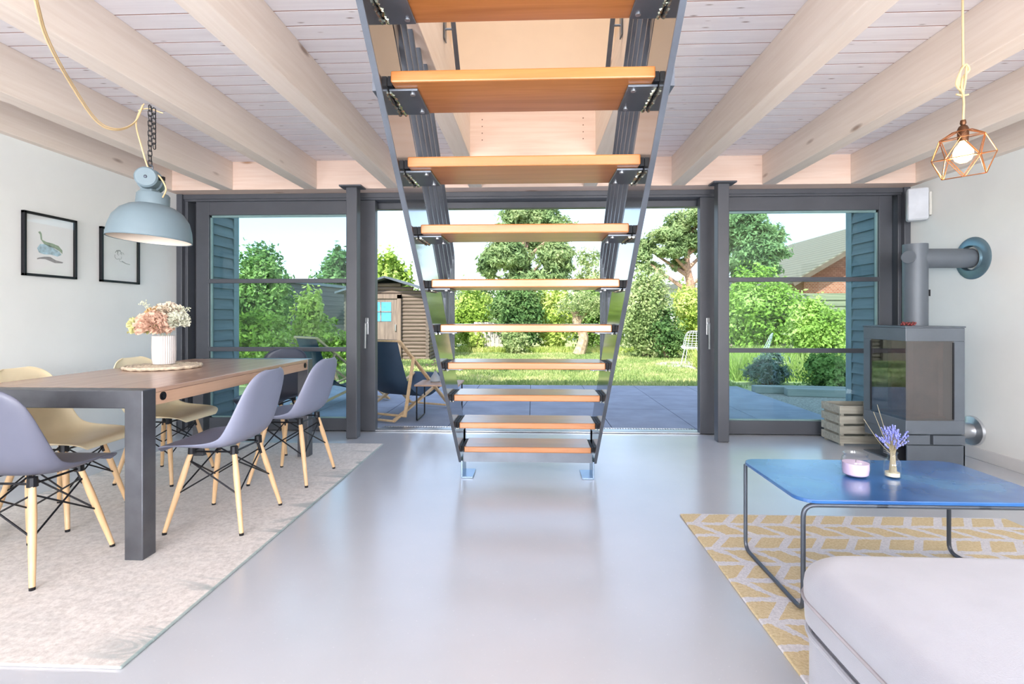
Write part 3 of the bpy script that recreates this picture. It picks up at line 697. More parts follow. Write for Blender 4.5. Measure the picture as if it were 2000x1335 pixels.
MB().lathe([(.098, .0), (.1, .02), (.150, .022), (.165, .030), (.165, .034), (.09, .034)], (XR-.036, py_, 1.556), 40, Matrix.Rotation(PI/2, 3, 'Y'), cap=False).build('wall_rosette', M('rosette', '#79929e', .35, .6), st, smooth=True)
MB().tube([(X1_, py_, .21), (XR-.03, py_, .21)], .062, 28).build('air_duct', m_alu, st, smooth=True)
MB().lathe([(.062, 0), (.11, .01), (.115, .028), (.06, .028)], (XR-.03, py_, .21), 36, Matrix.Rotation(PI/2, 3, 'Y'), cap=False).build('duct_rosette', m_alu, st, smooth=True)
MB().box(px_+pr-.004, px_+pr+.012, py_-.03, py_-.02, 1.26, 1.31).build('damper_tab', m_black, st)
# berries on the stove
t = thing('berry_sprig', 'small sprig of dark red berries lying on the stove top', 'decoration', (2.80, 3.93, ZT))
rr = random.Random(5); m = MB(); 
for k in range(26): m.ball((rr.uniform(-.045, .045), rr.uniform(-.02, .02), .008+rr.uniform(0, .02)), .0075, 7, 5)
m.build('berries', M('red_berry', '#7c3030', .35), t, smooth=True)
m = MB()
for k in range(8): m.tube([(rr.uniform(-.05, .0), rr.uniform(-.02, .02), .006), (rr.uniform(0, .05), rr.uniform(-.02, .02), .03)], .0015, 5)
m.build('twig', m_brown, t)
# crate
t = thing('wooden_crate', 'weathered pale slatted wooden crate on the floor behind the stove', 'crate', (2.81, 4.60, 0))
mw = WOOD('weathered_slat', '#8d8b80', '#b5b2a5', 'x', 1, .8)
m = MB()
for z in (.02, .105, .19, .275): m.box(-.2, .2, -.14, -.125, z, z+.065); m.box(-.2, .2, .125, .14, z, z+.065); m.box(-.2, -.185, -.125, .125, z, z+.065); m.box(.185, .2, -.125, .125, z, z+.065)
m.build('slats', mw, t, bevel=.002)
for sx in (-1, 1):
    for sy in (-1, 1): MB().box(sx*.17-.014, sx*.17+.014, sy*.11-.013, sy*.11+.013, 0, .34).build('corner_post', mw, t)
t = thing('log_box', 'small dark printed box in the open niche under the stove', 'box', (2.80, 4.07, .0085))
MB().box(-.055, .055, -.09, .09, 0, .125).build('box_body', M('dark_box', '#33363c', .6), t, bevel=.003)
m = MB()
for z in (.03, .045, .06, .075): m.box(-.0565, -.0555, -.06, .05, z, z+.007)
m.build('box_print', M('box_print_ink', '#8b8d90', .6), t)

# ------------------------------------------------------------------ coffee table
ct = thing('coffee_table', 'low rectangular coffee table with mottled blue top and grey tube sled legs', 'table', (1.455, 2.18, 0))
def rrect(hx, hy, r, n=8):
    o = []
    for cx, cy, a0 in ((hx-r, hy-r, 0), (-hx+r, hy-r, PI/2), (-hx+r, -hy+r, PI), (hx-r, -hy+r, 1.5*PI)):
        o += [(cx+r*math.cos(a0+PI/2*k/n), cy+r*math.sin(a0+PI/2*k/n)) for k in range(n+1)]
    return o
MB().prism(rrect(.478, .272, .07), .418, .432, 'z').build('tabletop', m_blue, ct, bevel=.003)
for sx in (-1, 1):
    x = sx*.46; y = .255
    MB().tube(fillet([(x-sx*.0, y, .410), (x, y, .018), (x, -y, .018), (x, -y, .408), (x-sx*.30, -y, .408)], .045), .0085, 12).build('sled_leg', m_tube, ct, smooth=True)
MB().tube([(-.2, -.255, .408), (.2, -.255, .408)], .0085, 12).build('front_tube', m_tube, ct, smooth=True)
MB().tube([(-.46, .255, .408), (.46, .255, .408)], .0085, 12).build('rear_tube', m_tube, ct, smooth=True)
CTZ = .4325
t = thing('candle_jar', 'pale lilac candle in a round glass jar on the blue coffee table', 'candle', (1.352, 2.20, CTZ))
MB().lathe([(.001, .0), (.040, .0), (.049, .007), (.053, .03), (.053, .062), (.049, .078), (.043, .086), (.045, .096), (.042, .096), (.040, .086), (.046, .076), (.050, .062), (.050, .03), (.047, .011), (.038, .005), (.001, .005)], (0, 0, 0), 40, cap=False).build('jar_glass', m_clear, t, smooth=True)
MB().lathe([(.001, .006), (.038, .006), (.046, .012), (.0485, .03), (.0485, .058), (.001, .058)], (0, 0, 0), 32, cap=False).build('candle_wax', M('lilac_wax', '#cfbcd8', .5, var=.01), t, smooth=True)
MB().tube([(0, 0, .058), (.002, 0, .070)], .001, 5).build('wick', m_black, t)
t = thing('small_bottle_vase', 'small clear glass bottle vase on the blue coffee table', 'vase', (1.495, 2.19, CTZ))
MB().lathe([(.001, 0), (.026, 0), (.030, .006), (.031, .05), (.029, .068), (.018, .082), (.016, .095), (.021, .104), (.019, .106), (.014, .096), (.015, .083), (.026, .068), (.028, .05), (.027, .008), (.001, .005)], (0, 0, 0), 28, cap=False).build('bottle_glass', m_clear, t, smooth=True)
MB().lathe([(.001, .006), (.026, .007), (.0265, .022), (.001, .022)], (0, 0, 0), 24, cap=False).build('water', M('pale_water', '#d9d4b8', .2), t, smooth=True)
t = thing('lavender_bunch', 'bunch of dried lavender standing in the small glass bottle', 'flowers', (1.495, 2.19, CTZ))
rr = random.Random(11); ms = MB(); ml = MB()
for k in range(46):
    a = rr.uniform(0, 2*PI); s = rr.uniform(.1, 1); e = Vector((.050*s*math.cos(a)-.004, .045*s*math.sin(a), rr.uniform(.145, .205)-s*.02)); b_ = Vector((rr.uniform(-.015, .015), rr.uniform(-.012, .012), .012)); mid = Vector((rr.uniform(-.008, .008), rr.uniform(-.008, .008), .10))
    pth = smooth_path([b_, mid, e], 4); ms.tube(pth, .0011, 4); dv = (e-mid).normalized()
    for q in range(7):
        c = e+dv*(-.010+q*.0045)+Vector((rr.uniform(-.003, .003), rr.uniform(-.003, .003), 0)); ml.ball(c, rr.uniform(.0026, .0044), 5, 4)
for dx, dz_ in ((-.07, .27), (-.11, .24), (-.055, .30)): ms.tube(smooth_path([(0, 0, .09), (dx*.5, 0, dz_*.62), (dx, .01, dz_)], 4), .0009, 4)
ms.build('stems', M('dry_stem', '#a99f82', .8), t); ml.build('lavender_heads', M('lavender', '#7f86c9', .8, var=.15, vs=80), t)

# ------------------------------------------------------------------ sofa
so = thing('sofa', 'pale grey velvet sofa chaise in the near right corner', 'sofa', (0, 0, 0))
SXa, SXb, SYa, SYb = .725, 2.75, -.6, 1.50
def puff(x0, x1, y0, y1, z0, z1, r, mat, name, crown=.0):
    m = MB(); nx, ny = 26, 26
    pr = [(0, z0), (.0, z0+.02)]
    rings = []
    n = 8
    for k in range(n+1): a = -PI/2*.35+(PI/2+PI/2*.35)*k/n; rings.append((r*(1-math.cos(a)) if a > 0 else r*.3*(1-math.cos(a)), (z1-r)+r*math.sin(a) if a > 0 else z1-r+(z1-r-z0)*math.sin(a)/math.sin(PI/2*.35)*1))
    base = rrect((x1-x0)/2, (y1-y0)/2, .13, 10); cx, cy = (x0+x1)/2, (y0+y1)/2; hx_, hy_ = (x1-x0)/2, (y1-y0)/2; nb = len(base)
    vs = []
    for ins, z in rings:
        for bx_, by_ in base: vs.append((cx+bx_*(1-ins/hx_), cy+by_*(1-ins/hy_), z))
    L = rings[-1][0]
    for q in (.75, .5, .25):
        for bx_, by_ in base: vs.append((cx+bx_*(1-L/hx_)*q, cy+by_*(1-L/hy_)*q, z1+crown*(1-q*q)))
    vs.append((cx, cy, z1+crown)); nr = len(rings)+3
    fs = [(i*nb+k, i*nb+(k+1) % nb, (i+1)*nb+(k+1) % nb, (i+1)*nb+k) for i in range(nr-1) for k in range(nb)]
    fs += [((nr-1)*nb+k, (nr-1)*nb+(k+1) % nb, nr*nb) for k in range(nb)]+[tuple(range(nb-1, -1, -1))]
    m.add(vs, fs); return m.build(name, mat, so, smooth=True, angle=60)
puff(SXa, SXb, SYa, SYb, .285, .437, .055, m_sofa, 'seat_cushion', .012)
m = MB(); bs = rrect((SXb-SXa)/2, (SYb-SYa)/2, .13, 10); bx, by = (SXa+SXb)/2, (SYa+SYb)/2
m.tube([(bx+x*1.001, by+y*1.001, .345) for x, y in bs], .005, 6, closed=True); m.build('cushion_piping', M('velvet_seam', '#a5a2a8', .9), so, smooth=True)
m = MB().prism([(bx+x*.99, by+y*.99) for x, y in bs], .05, .262, 'z'); m.build('sofa_base', m_sofa, so, bevel=.02, segs=3)
m = MB().prism([(bx+x*.96, by+y*.96) for x, y in bs], .262, .286, 'z'); m.build('seat_deck', M('deck_cloth', '#9c9fab', .9), so)
m = MB().tube([(bx+x*.992, by+y*.992, .258) for x, y in bs], .008, 8, closed=True); m.build('base_piping', m_sofa, so, smooth=True)
for x in (SXa+.25, SXb-.25):
    for y in (SYa+.25, SYb-.25): MB().tube([(x, y, .0115), (x, y, .06)], .02, 12).build('foot', m_black, so)

# ================================================================== OUTSIDE
GZ = -.06
def terr():
    a = N('garden_earth'); co = a.coord(); n1 = a.noise(co, .7, 6, .6); n2 = a.noise(co, 9, 5, .7)
    c = a.ramp(a.mth('ADD', a.mth('MULTIPLY', n1, .6), a.mth('MULTIPLY', n2, .4)), [(.38, lin('#8b9a62')), (.52, lin('#a5ae74')), (.66, lin('#c6c094'))])
    a.l(c, a.b.inputs['Base Color']); a.b.inputs['Roughness'].default_value = .95; a.bump(n2, .5, .02); return a.m
struct('lawn', MB().box(-60, 60, 5.2, 120, GZ-.3, GZ), terr(), 'sunlit garden lawn beyond the terrace', 'lawn')
pt_ = MB(); xx = [-3.35]+[-3.35+.83*k for k in range(1, 9)]
yy = [5.06, 6.25, 7.35, 8.38]
for i in range(8):
    for j in range(3): pt_.box(xx[i]+.004, xx[i+1]-.004, yy[j]+.004, yy[j+1]-.004, GZ+.0, -.018)
struct('terrace', pt_, m_pave, 'blue-grey slate slab terrace outside the doors', 'terrace')
struct('terrace_bed', MB().box(-3.35, 3.3, 5.06, 8.39, GZ-.05, -.024), m_joint, 'dark joints under the terrace slabs', 'terrace')
gr = MB()
for k in range(120): gr.box(-1.5+k*.0258, -1.5+k*.0258+.016, 5.062, 5.12, -.016, -.006)
gr.box(-1.5, 1.6, 5.062, 5.068, -.018, -.003); gr.box(-1.5, 1.6, 5.114, 5.12, -.018, -.003)
tag(gr.build('drain_grate', m_alu), 'narrow metal drainage grate along the open doorway', 'grate')
# siding wings
def wing(sg, lb, num):
    x = -3.36 if sg < 0 else 3.385; t = thing('wall_outside_%s' % ('left' if sg < 0 else 'right'), lb, 'wall', (x, 5.08, 0), kind='structure')
    L = .58 if sg < 0 else .52
    m = MB(); z = -.05
    while z < 2.7:
        m.add([(0, 0, z), (-sg*.024, 0, z), (-sg*.003, 0, z+.118), (0, 0, z+.118), (0, L, z), (-sg*.024, L, z), (-sg*.003, L, z+.118), (0, L, z+.118)], [(0, 1, 2, 3), (7, 6, 5, 4), (0, 4, 5, 1), (1, 5, 6, 2), (2, 6, 7, 3), (3, 7, 4, 0)]); z += .112
    m.build('clapboard', m_siding, t)
    MB().box(min(0, sg*.25), max(0, sg*.25), 0, L, -.05, 2.7).build('wall_core', m_siding, t)
    MB().box(min(-sg*.025, sg*.27), max(-sg*.025, sg*.27), L, L+.035, -.05, 2.7).build('corner_board', m_sidingtrim, t)
    m = MB().box(min(-sg*.024, 0), max(-sg*.024, 0), L-.06, L, -.05, 2.7); m.build('corner_batten', m_sidingtrim, t)
wing(-1, 'grey clapboard wing wall outside the left door', 1); wing(1, 'grey clapboard wing wall outside the right door', 2)

# deck chairs
m_teak = WOOD('deckchair_wood', '#c9a67c', '#dcbf98', 'x', .8, .6)
m_sling = M('navy_canvas', '#2e4258', .75, var=.04, bump=.2, bs=300)
def deckchair(label, loc, rz):
    t = thing('deck_chair', label, 'deck chair', loc, rz, 'folding deck chairs on the terrace')
    W = .29
    A0, A1 = (.56, .02), (-.46, .86); B0, B1 = (-.52, .02), (.60, .40)
    for sg in (-1, 1):
        MB().bar((A0[0], sg*W, A0[1]), (A1[0], sg*W, A1[1]), .022, .045, up=(0, 1, 0)).build('long_rail', m_teak, t, bevel=.004)
        MB().bar((B0[0], sg*(W-.035), B0[1]), (B1[0], sg*(W-.035), B1[1]), .022, .042, up=(0, 1, 0)).build('seat_rail', m_teak, t, bevel=.004)
        MB().bar((-.24, sg*(W+.028), .68), (-.40, sg*(W+.028), .05), .02, .035, up=(0, 1, 0)).build('prop_rail', m_teak, t, bevel=.003)
    r = .013
    for x, z, h in ((A1[0], A1[1], W), (A0[0], A0[1]+.005, W), (B0[0], B0[1]+.005, W-.03), (B1[0], B1[1], W-.03), (-.40, .06, W+.03)): MB().tube([(x, -h, z), (x, h, z)], r, 10).build('cross_bar', m_teak, t, smooth=True)
    P = smooth_path([(A1[0], 0, A1[1]+.015), (-.36, 0, .60), (-.22, 0, .34), (.08, 0, .20), (.38, 0, .27), (B1[0], 0, B1[1]+.016)], 6); m = MB()
    for p_ in P: m.v += [(p_.x, -W+.03, p_.z), (p_.x, W-.03, p_.z)]
    for i in range(len(P)-1): m.f.append((2*i, 2*i+1, 2*i+3, 2*i+2))
    m.build('canvas_sling', m_sling, t, smooth=True, solid=.004, angle=180, normals=False)
    return t
deckchair('wooden deck chair with navy canvas in the open doorway left of the stairs', (-1.50, 5.88, -.018), math.radians(68))
deckchair('wooden deck chair with navy canvas seen through the left glass door', (-2.50, 6.55, -.018), math.radians(50))
t = thing('terrace_table', 'small terrace table with wooden top and black wire legs beside the deck chair', 'table', (-1.02, 5.62, -.018))
MB().box(-.24, .24, -.22, .22, .375, .393).build('tabletop', WOOD('table_plank', '#a5856f', '#bfa08a', 'x'), t, bevel=.003)
for sx in (-1, 1): MB().tube(fillet([(sx*.215, -.20, .372), (sx*.215, -.20, .010), (sx*.215, .20, .010), (sx*.215, .20, .372)], .03), .008, 8).build('wire_leg', m_black, t, smooth=True)
t = thing('stone_vase', 'grey stone bud vase on the terrace table', 'vase', (-1.08, 5.66, .376))
MB().lathe([(.001, 0), (.05, 0), (.06, .015), (.052, .05), (.025, .09), (.014, .11), (.018, .12), (.012, .12)], (0, 0, 0), 24, cap=False).build('vase_body', M('stone', '#9aa0a6', .6), t, smooth=True)
t = thing('dried_flower_sprig', 'sprig of dried flower heads in the grey bud vase outside', 'flowers', (-1.08, 5.66, .376)); m = MB(); h = MB(); rr = random.Random(9)
for k in range(7):
    e = (rr.uniform(-.12, .08), rr.uniform(-.05, .05), rr.uniform(.18, .27)); m.tube([(0, 0, .05), (0, 0, .12), e], .0015, 4); h.ball(e, .014, 6, 4, (1.2, 1, .7))
m.build('stems', M('stem_brown', '#8f836f', .8), t); h.build('flower_heads', M('dull_heads', '#9d9078', .8), t)
for k, (dx, lb) in enumerate(((.02, 'clear tumbler on the terrace table, nearer the vase'), (.11, 'clear tumbler on the terrace table, nearer the stairs'))):
    t = thing('drinking_glass', lb, 'glass', (-1.0+dx, 5.60+.05*k, .376)); MB().lathe([(.001, 0), (.028, 0), (.032, .09), (.030, .09), (.026, .006), (.001, .006)], (0, 0, 0), 20, cap=False).build('glass_body', m_clear, t, smooth=True)

# foliage engine
def leafcloud(blobs, n, size, seed, shell=.55, aspect=.5, droop=0):
    rg = np.random.default_rng(seed); B = np.array(blobs, float); vol = (B[:, 3]*B[:, 4]*B[:, 5])**(.67); pick = rg.choice(len(B), n, p=vol/vol.sum()); b = B[pick]
    K = max(len(B)*6, n//28); cb = rg.choice(len(B), K, p=vol/vol.sum()); cd = rg.normal(size=(K, 3)); cd /= np.linalg.norm(cd, axis=1)[:, None]
    cr = shell+(1.12-shell)*rg.random(K)**.7; ci = rg.integers(0, K, n); b = B[cb[ci]]; sp = .13+.10*rg.random(K)
    off = rg.normal(size=(n, 3))*sp[ci][:, None]
    d = cd[ci]*cr[ci][:, None]+off
    P = b[:, :3]+d*b[:, 3:6]
    d = d/np.maximum(.01, np.linalg.norm(d, axis=1))[:, None]
    nr = d*.9+rg.normal(size=(n, 3))*.65; nr[:, 2] += .35; nr /= np.linalg.norm(nr, axis=1)[:, None]
    a = np.cross(nr, rg.normal(size=(n, 3))); a /= np.linalg.norm(a, axis=1)[:, None]
    if droop: a[:, 2] -= droop; a /= np.linalg.norm(a, axis=1)[:, None]
    c = np.cross(nr, a); s = size*(.6+.8*rg.random(n))[:, None]
    V = np.stack([P-a*s*.5, P+c*s*aspect*.5, P+a*s*.5+nr*s*.05, P-c*s*aspect*.5], 1).reshape(-1, 3)
    keep = V[:, 2].reshape(n, 4).min(1) > GZ
    V = V.reshape(n, 4, 3)[keep].reshape(-1, 3); return V
def quads(name, V, mat, parent=None):
    n = len(V)//4; me = bpy.data.meshes.new(name); me.vertices.add(len(V)); me.vertices.foreach_set('co', V.astype('f').ravel())
    me.loops.add(4*n); me.loops.foreach_set('vertex_index', np.arange(4*n, dtype='i')); me.polygons.add(n); me.polygons.foreach_set('loop_start', np.arange(0, 4*n, 4, dtype='i'))
    me.update(calc_edges=True); me.materials.append(mat); o = bpy.data.objects.new(name, me); C.objects.link(o)
    if parent: o.parent = parent
    return o
m_bark = M('bark', '#8f7b68', .95, var=.2, vs=12, bump=.5, bs=25)
m_barkl = M('pine_bark', '#a88a78', .95, var=.2, vs=12, bump=.5, bs=25)
L_bright = LEAF('leaf_bright', '#74953c', '#a0bd58', '#d2df92'); L_mid = LEAF('leaf_mid', '#587a40', '#84a35a', '#b3c884')
L_dark = LEAF('leaf_dark', '#486a42', '#6a8c55', '#9bb478'); L_olive = LEAF('leaf_olive', '#77905a', '#a2b57c', '#cfd5a6')
L_pine = LEAF('leaf_pine', '#64805a', '#8fa873', '#bcc795', .6); L_yel = LEAF('leaf_yellow', '#90ad4c', '#bdd070', '#e2e7a2'); L_lav = LEAF('leaf_lavender', '#5d7668', '#7f9488', '#a3aec0')
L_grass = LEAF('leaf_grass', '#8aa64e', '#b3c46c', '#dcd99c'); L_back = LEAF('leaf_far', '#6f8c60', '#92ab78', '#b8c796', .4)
def bush(name, label, px0, px1, ytop, ybot, Y, mat, n, size, seed, group=None, nb=7, depth=.7, **kw):
    x0, x1 = WX(px0, Y), WX(px1, Y); zt = WZ((px0+px1)/2, ytop, Y); zb = max(GZ, WZ((px0+px1)/2, ybot, Y)); cx = (x0+x1)/2; W = (x1-x0)/2; H = zt-zb; rg = random.Random(seed); bl = []
    for k in range(nb):
        a = rg.uniform(0, 2*PI); q = rg.random()**.5*.55
        zc = zb+H*rg.uniform(.25, .72); ww = W*(.62-.2*(zc-zb)/H)
        bl.append((cx+W*q*math.cos(a)*1.1, Y+W*depth*q*math.sin(a), zc, ww*rg.uniform(.6, .95), W*depth*rg.uniform(.5, .8), H*rg.uniform(.22, .34)))
    bl.append((cx, Y, zb+H*.38, W*.85, W*depth*.8, H*.38)); bl.append((cx+rg.uniform(-.2, .2)*W, Y, zb+H*.75, W*.5, W*depth*.5, H*.26))
    t = thing(name, label, 'tree' if 'tree' in name or 'pine' in name else 'shrub', (cx, Y, GZ), group=group)
    V = leafcloud([(b[0]-cx, b[1]-Y, b[2]-GZ, *b[3:]) for b in bl], n, size, seed, **kw); V[:, 2] = np.maximum(V[:, 2], .0)
    quads('foliage', V, mat, t)
    m = MB()
    for k in range(5):
        b = bl[k % len(bl)]; m.tube([(rg.uniform(-.08, .08), 0, 0), ((b[0]-cx)*.4, (b[1]-Y)*.4, (b[2]-GZ)*.55), (b[0]-cx, b[1]-Y, b[2]-GZ)], [.035, .025, .01], 6)
    m.build('branches', m_bark, t); return t
G1 = 'shrubs and trees around the lawn'
bush('leafy_shrub', 'tall dense shrub beyond the left door, against the clapboard wing', 425, 560, 500, 700, 9.6, L_mid, 9000, .09, 21, G1)
bush('leafy_shrub', 'bright low shrub seen through the lower left pane', 440, 570, 610, 705, 8.3, L_bright, 6000, .08, 22, G1)
bush('spiky_shrub', 'narrow pointed bright shrub through the left door', 560, 640, 562, 700, 9.2, L_yel, 3500, .09, 23, G1, 5, .8)
bush('leafy_shrub', 'low pale shrub left of the log cabin, behind the far deck chair', 615, 690, 628, 705, 9.0, L_bright, 2600, .08, 24, G1)
bush('broadleaf_tree', 'dark-leaved tree top above the upper left glazing bar', 455, 565, 484, 640, 11.3, L_dark, 5000, .13, 25, G1)
bush('conifer_tree', 'dark tree top beyond the left door next to the steel post', 600, 700, 488, 620, 22, L_dark, 5000, .22, 26, G1)
bush('broadleaf_tree', 'bright tree crown rising behind the log cabin roof', 715, 815, 498, 620, 21, L_bright, 6000, .2, 27, G1)
# hedge line behind the lawn
bush('hedge_shrub', 'bright hedge shrub just right of the log cabin and string', 868, 975, 560, 685, 17.5, L_bright, 7000, .13, 31, G1)
bush('hedge_shrub', 'small yellow-green shrub at the grey garden gate', 905, 952, 648, 688, 16.6, L_yel, 1800, .09, 32, G1)
bush('laurel_shrub', 'dark glossy shrub in the middle of the hedge', 955, 1075, 548, 692, 17.0, L_dark, 9000, .13, 33, G1)
bush('laurel_shrub', 'pale rounded shrub low before the dark hedge', 972, 1040, 640, 692, 15.9, L_olive, 2600, .09, 34, G1)
bush('hedge_shrub', 'light green maple-like shrub right of the hedge centre', 1040, 1130, 558, 690, 17.4, L_yel, 7000, .13, 35, G1)
bush('hedge_shrub', 'mid green hedge part behind the pale trunk', 1105, 1235, 560, 690, 18.2, L_mid, 8000, .14, 36, G1)
bush('olive_shrub', 'tall grey-green shrub just right of the right string', 1195, 1325, 520, 692, 14.6, L_olive, 13000, .10, 37, G1)
bush('leafy_shrub', 'dark shrub low beside the grey-green shrub', 1262, 1345, 600, 692, 14.2, L_dark, 5000, .09, 38, G1)
bush('ivy_shrub', 'bright ivy-like shrub left of the right door handle', 1300, 1420, 548, 680, 16.5, L_yel, 8000, .13, 39, G1)
bush('hedge_shrub', 'low hedge part behind the cabin and the deck chair', 770, 900, 572, 690, 19.5, L_mid, 7000, .14, 40, G1)
for k, (a, b, tp, Y) in enumerate(((560, 780, 560, 24), (860, 1080, 548, 29), (1060, 1260, 552, 32.5), (1220, 1420, 548, 36), (1380, 1600, 552, 41), (1560, 1760, 560, 32), (380, 600, 545, 26))):
    bush('background_hedge', ['far hedge behind the grey garage wall', 'far hedge behind the central shrubs, left part', 'far hedge behind the central shrubs, right part', 'far hedge below the big pine', 'far hedge below the second pine', 'far hedge beyond the brick house', 'far hedge beyond the left wing wall'][k],
         a, b, tp, 640, Y, L_back, 5000, .22, 50+k, G1, 6, .3)
# right side bed
bush('fir_shrub', 'bright bushy fir in the upper right door pane', 1405, 1580, 520, 690, 12.6, L_bright, 12000, .10, 61, G1)
bush('leafy_shrub', 'deep green shrub behind the white garden chair', 1400, 1500, 560, 680, 13.6, L_mid, 6000, .10, 62, G1)
bush('leafy_shrub', 'sunny yellow-green shrub before the lapped fence', 1530, 1680, 590, 700, 10.2, L_yel, 9000, .08, 63, G1)
bush('lavender_shrub', 'grey lavender mound at the terrace edge in the right door pane', 1452, 1545, 690, 760, 8.9, L_lav, 5000, .09, 64, G1, 7, .7, droop=0, aspect=.2)
bush('leafy_shrub', 'rounded dark green shrub by the right clapboard wing', 1560, 1700, 688, 768, 8.2, L_mid, 7000, .06, 65, G1)
# grasses: uncountable
def grass(name, label, x0, x1, y0, y1, n, h, w, mat, seed, fn=None):
    rg = np.random.default_rng(seed); X = rg.uniform(x0, x1, n); Y = rg.uniform(y0, y1, n)
    if fn is not None: k = fn(X, Y); X, Y = X[k], Y[k]; n = len(X)
    a = rg.uniform(0, 2*PI, n); H = h*(.5+.8*rg.random(n)); ln = rg.normal(size=(n, 2))*.35*H[:, None]; dx, dy = np.cos(a)*w, np.sin(a)*w; Z = np.full(n, GZ)
    V = np.stack([np.stack([X-dx, Y-dy, Z], 1), np.stack([X+dx, Y+dy, Z], 1), np.stack([X+dx*.3+ln[:, 0], Y+dy*.3+ln[:, 1], Z+H], 1), np.stack([X-dx*.3+ln[:, 0], Y-dy*.3+ln[:, 1], Z+H], 1)], 1).reshape(-1, 3)
    o = quads(name, V, mat); tag(o, label, 'grass', kind='stuff')
L_lawn = LEAF('leaf_lawn', '#79945a', '#9db070', '#cdca98', 1.0, .25)
grass('lawn_grass', 'short green grass covering the lawn', -8, 8.5, 8.42, 18, 130000, .05, .012, L_lawn, 3, lambda X, Y: ~(((X < -2.6) & (X > -5.3) & (Y > 13.4) & (Y < 16.2)) | ((X < -5.4) & (Y > 12.8)) | ((X > 3.5) & (Y < 11.9)) | (Y > 16.15)))
grass('meadow_grass', 'tall pale grass in the bed right of the lawn', WX(1415, 9.8), WX(1700, 9.8), 9.3, 11.8, 9000, .42, .008, L_grass, 4)
grass('verge_grass', 'dry pale grass along the foot of the hedge', -2.4, 6.0, 16.2, 17.0, 9000, .16, .014, L_grass, 5)
struct('gravel_bed', MB().prism([(3.31, 5.0), (3.31, 7.6), (3.7, 8.4), (4.6, 8.7), (9, 8.7), (9, 5.0)], GZ, GZ+.02, 'z'), M('gravel', '#8f8e86', .95, var=.25, vs=45, bump=.9, bs=60), 'gravel bed right of the terrace', 'gravel')
for k, (x, y, L, a, lb) in enumerate(((3.95, 7.75, 1.3, -.10, 'long grey timber sleeper bordering the gravel, nearer the lawn'), (4.35, 7.45, 1.4, -.16, 'long grey timber sleeper bordering the gravel, nearer the house'))):
    o = MB().obox((0, 0, .055), L, .16, .11).build('garden_sleeper', WOOD('grey_sleeper', '#7c8684', '#9ba3a0', 'x', .8, .8), bevel=.01); o.location = (x, y, GZ+.02); o.rotation_euler = (0, 0, a); tag(o, lb, 'sleeper', 'timber sleepers by the gravel')

# trees with trunks
def trunk(m, pts, r0, r1): 
    P = smooth_path(pts, 4); n = len(P); m.tube(P, [r0+(r1-r0)*i/(n-1) for i in range(n)], 9)
def padtree(name, label, Y, px_t, pads, mat, n, size, seed, tr=.25, tz=None, aspect=.35, bark=m_barkl):
    X = WX(px_t, Y); t = thing(name, label, 'tree', (X, Y, GZ), group='tall trees beyond the hedge'); bl = []; rg = random.Random(seed); m = MB()
    ztop = max(WZ(p_[0], p_[1], Y) for p_ in pads)
    trunk(m, [(0, 0, 0), (.15, 0, (ztop)*.35), (-.1, 0, ztop*.65), (.05, 0, ztop*.9)], tr, tr*.3)
    for (px, py, wpx, hpx) in pads:
        x = WX(px, Y)-X; z = WZ(px, py, Y)-GZ; W = wpx/F*Y/2; H = hpx/F*Y/2; dy = rg.uniform(-1, 1)*W*.8
        for q in range(3): bl.append((x+rg.uniform(-.5, .5)*W, dy+rg.uniform(-.4, .4)*W, z+rg.uniform(-.35, .35)*H, W*rg.uniform(.6, .95), W*rg.uniform(.5, .9), H*rg.uniform(.7, 1.1)))
        zb = max(.3, z-abs(x)*.55-H); m.tube([(0, 0, min(zb, ztop*.85)), (x*.5, dy*.5, (zb+z)/2), (x, dy, z)], [tr*.4, tr*.25, tr*.1], 6)
    V = leafcloud(bl, n, size, seed, shell=.35, aspect=aspect); quads('foliage', V, mat, t); m.build('trunk', bark, t, smooth=True); return t
padtree('pine_tree', 'large spreading pine seen left of the right steel post', 26, 1345,
        [(1370, 425, 90, 40), (1330, 440, 60, 32), (1395, 450, 60, 36), (1300, 462, 80, 34), (1355, 470, 70, 34), (1262, 482, 55, 26), (1250, 505, 40, 26), (1300, 492, 60, 26), (1385, 485, 60, 32), (1275, 520, 50, 22), (1400, 515, 55, 30), (1325, 515, 40, 22)], L_pine, 24000, .22, 71, .3)
padtree('pine_tree', 'rounded dense pine seen just right of the right steel post', 18.8, 1440,
        [(1440, 440, 80, 50), (1470, 460, 70, 44), (1425, 470, 60, 44), (1490, 485, 60, 34), (1455, 500, 90, 40), (1500, 508, 50, 28), (1420, 520, 50, 30), (1470, 530, 70, 30)], L_pine, 20000, .2, 72, .28)
padtree('pine_tree', 'distant low pine behind the brick house roof', 42, 1590, [(1540, 500, 70, 28), (1585, 488, 80, 26), (1630, 480, 70, 26), (1600, 505, 120, 40), (1520, 515, 50, 30)], L_back, 7000, .4, 73, .3)
padtree('conifer_tree', 'tall rounded conifer in the centre above the hedge', 24, 1025,
        [(1010, 420, 60, 44), (1060, 425, 60, 44), (1090, 450, 50, 44), (985, 465, 60, 44), (1035, 460, 80, 50), (965, 500, 60, 40), (1010, 505, 80, 50), (1070, 500, 80, 50), (1100, 520, 50, 44), (950, 525, 40, 30), (1030, 545, 120, 40)], L_pine, 42000, .24, 74, .28)
padtree('birch_tree', 'wispy pale tree between the central conifer and right string', 21, 1150, [(1150, 505, 50, 40), (1140, 530, 60, 40), (1165, 545, 60, 40), (1130, 555, 50, 40)], L_olive, 2600, .15, 75, .08)
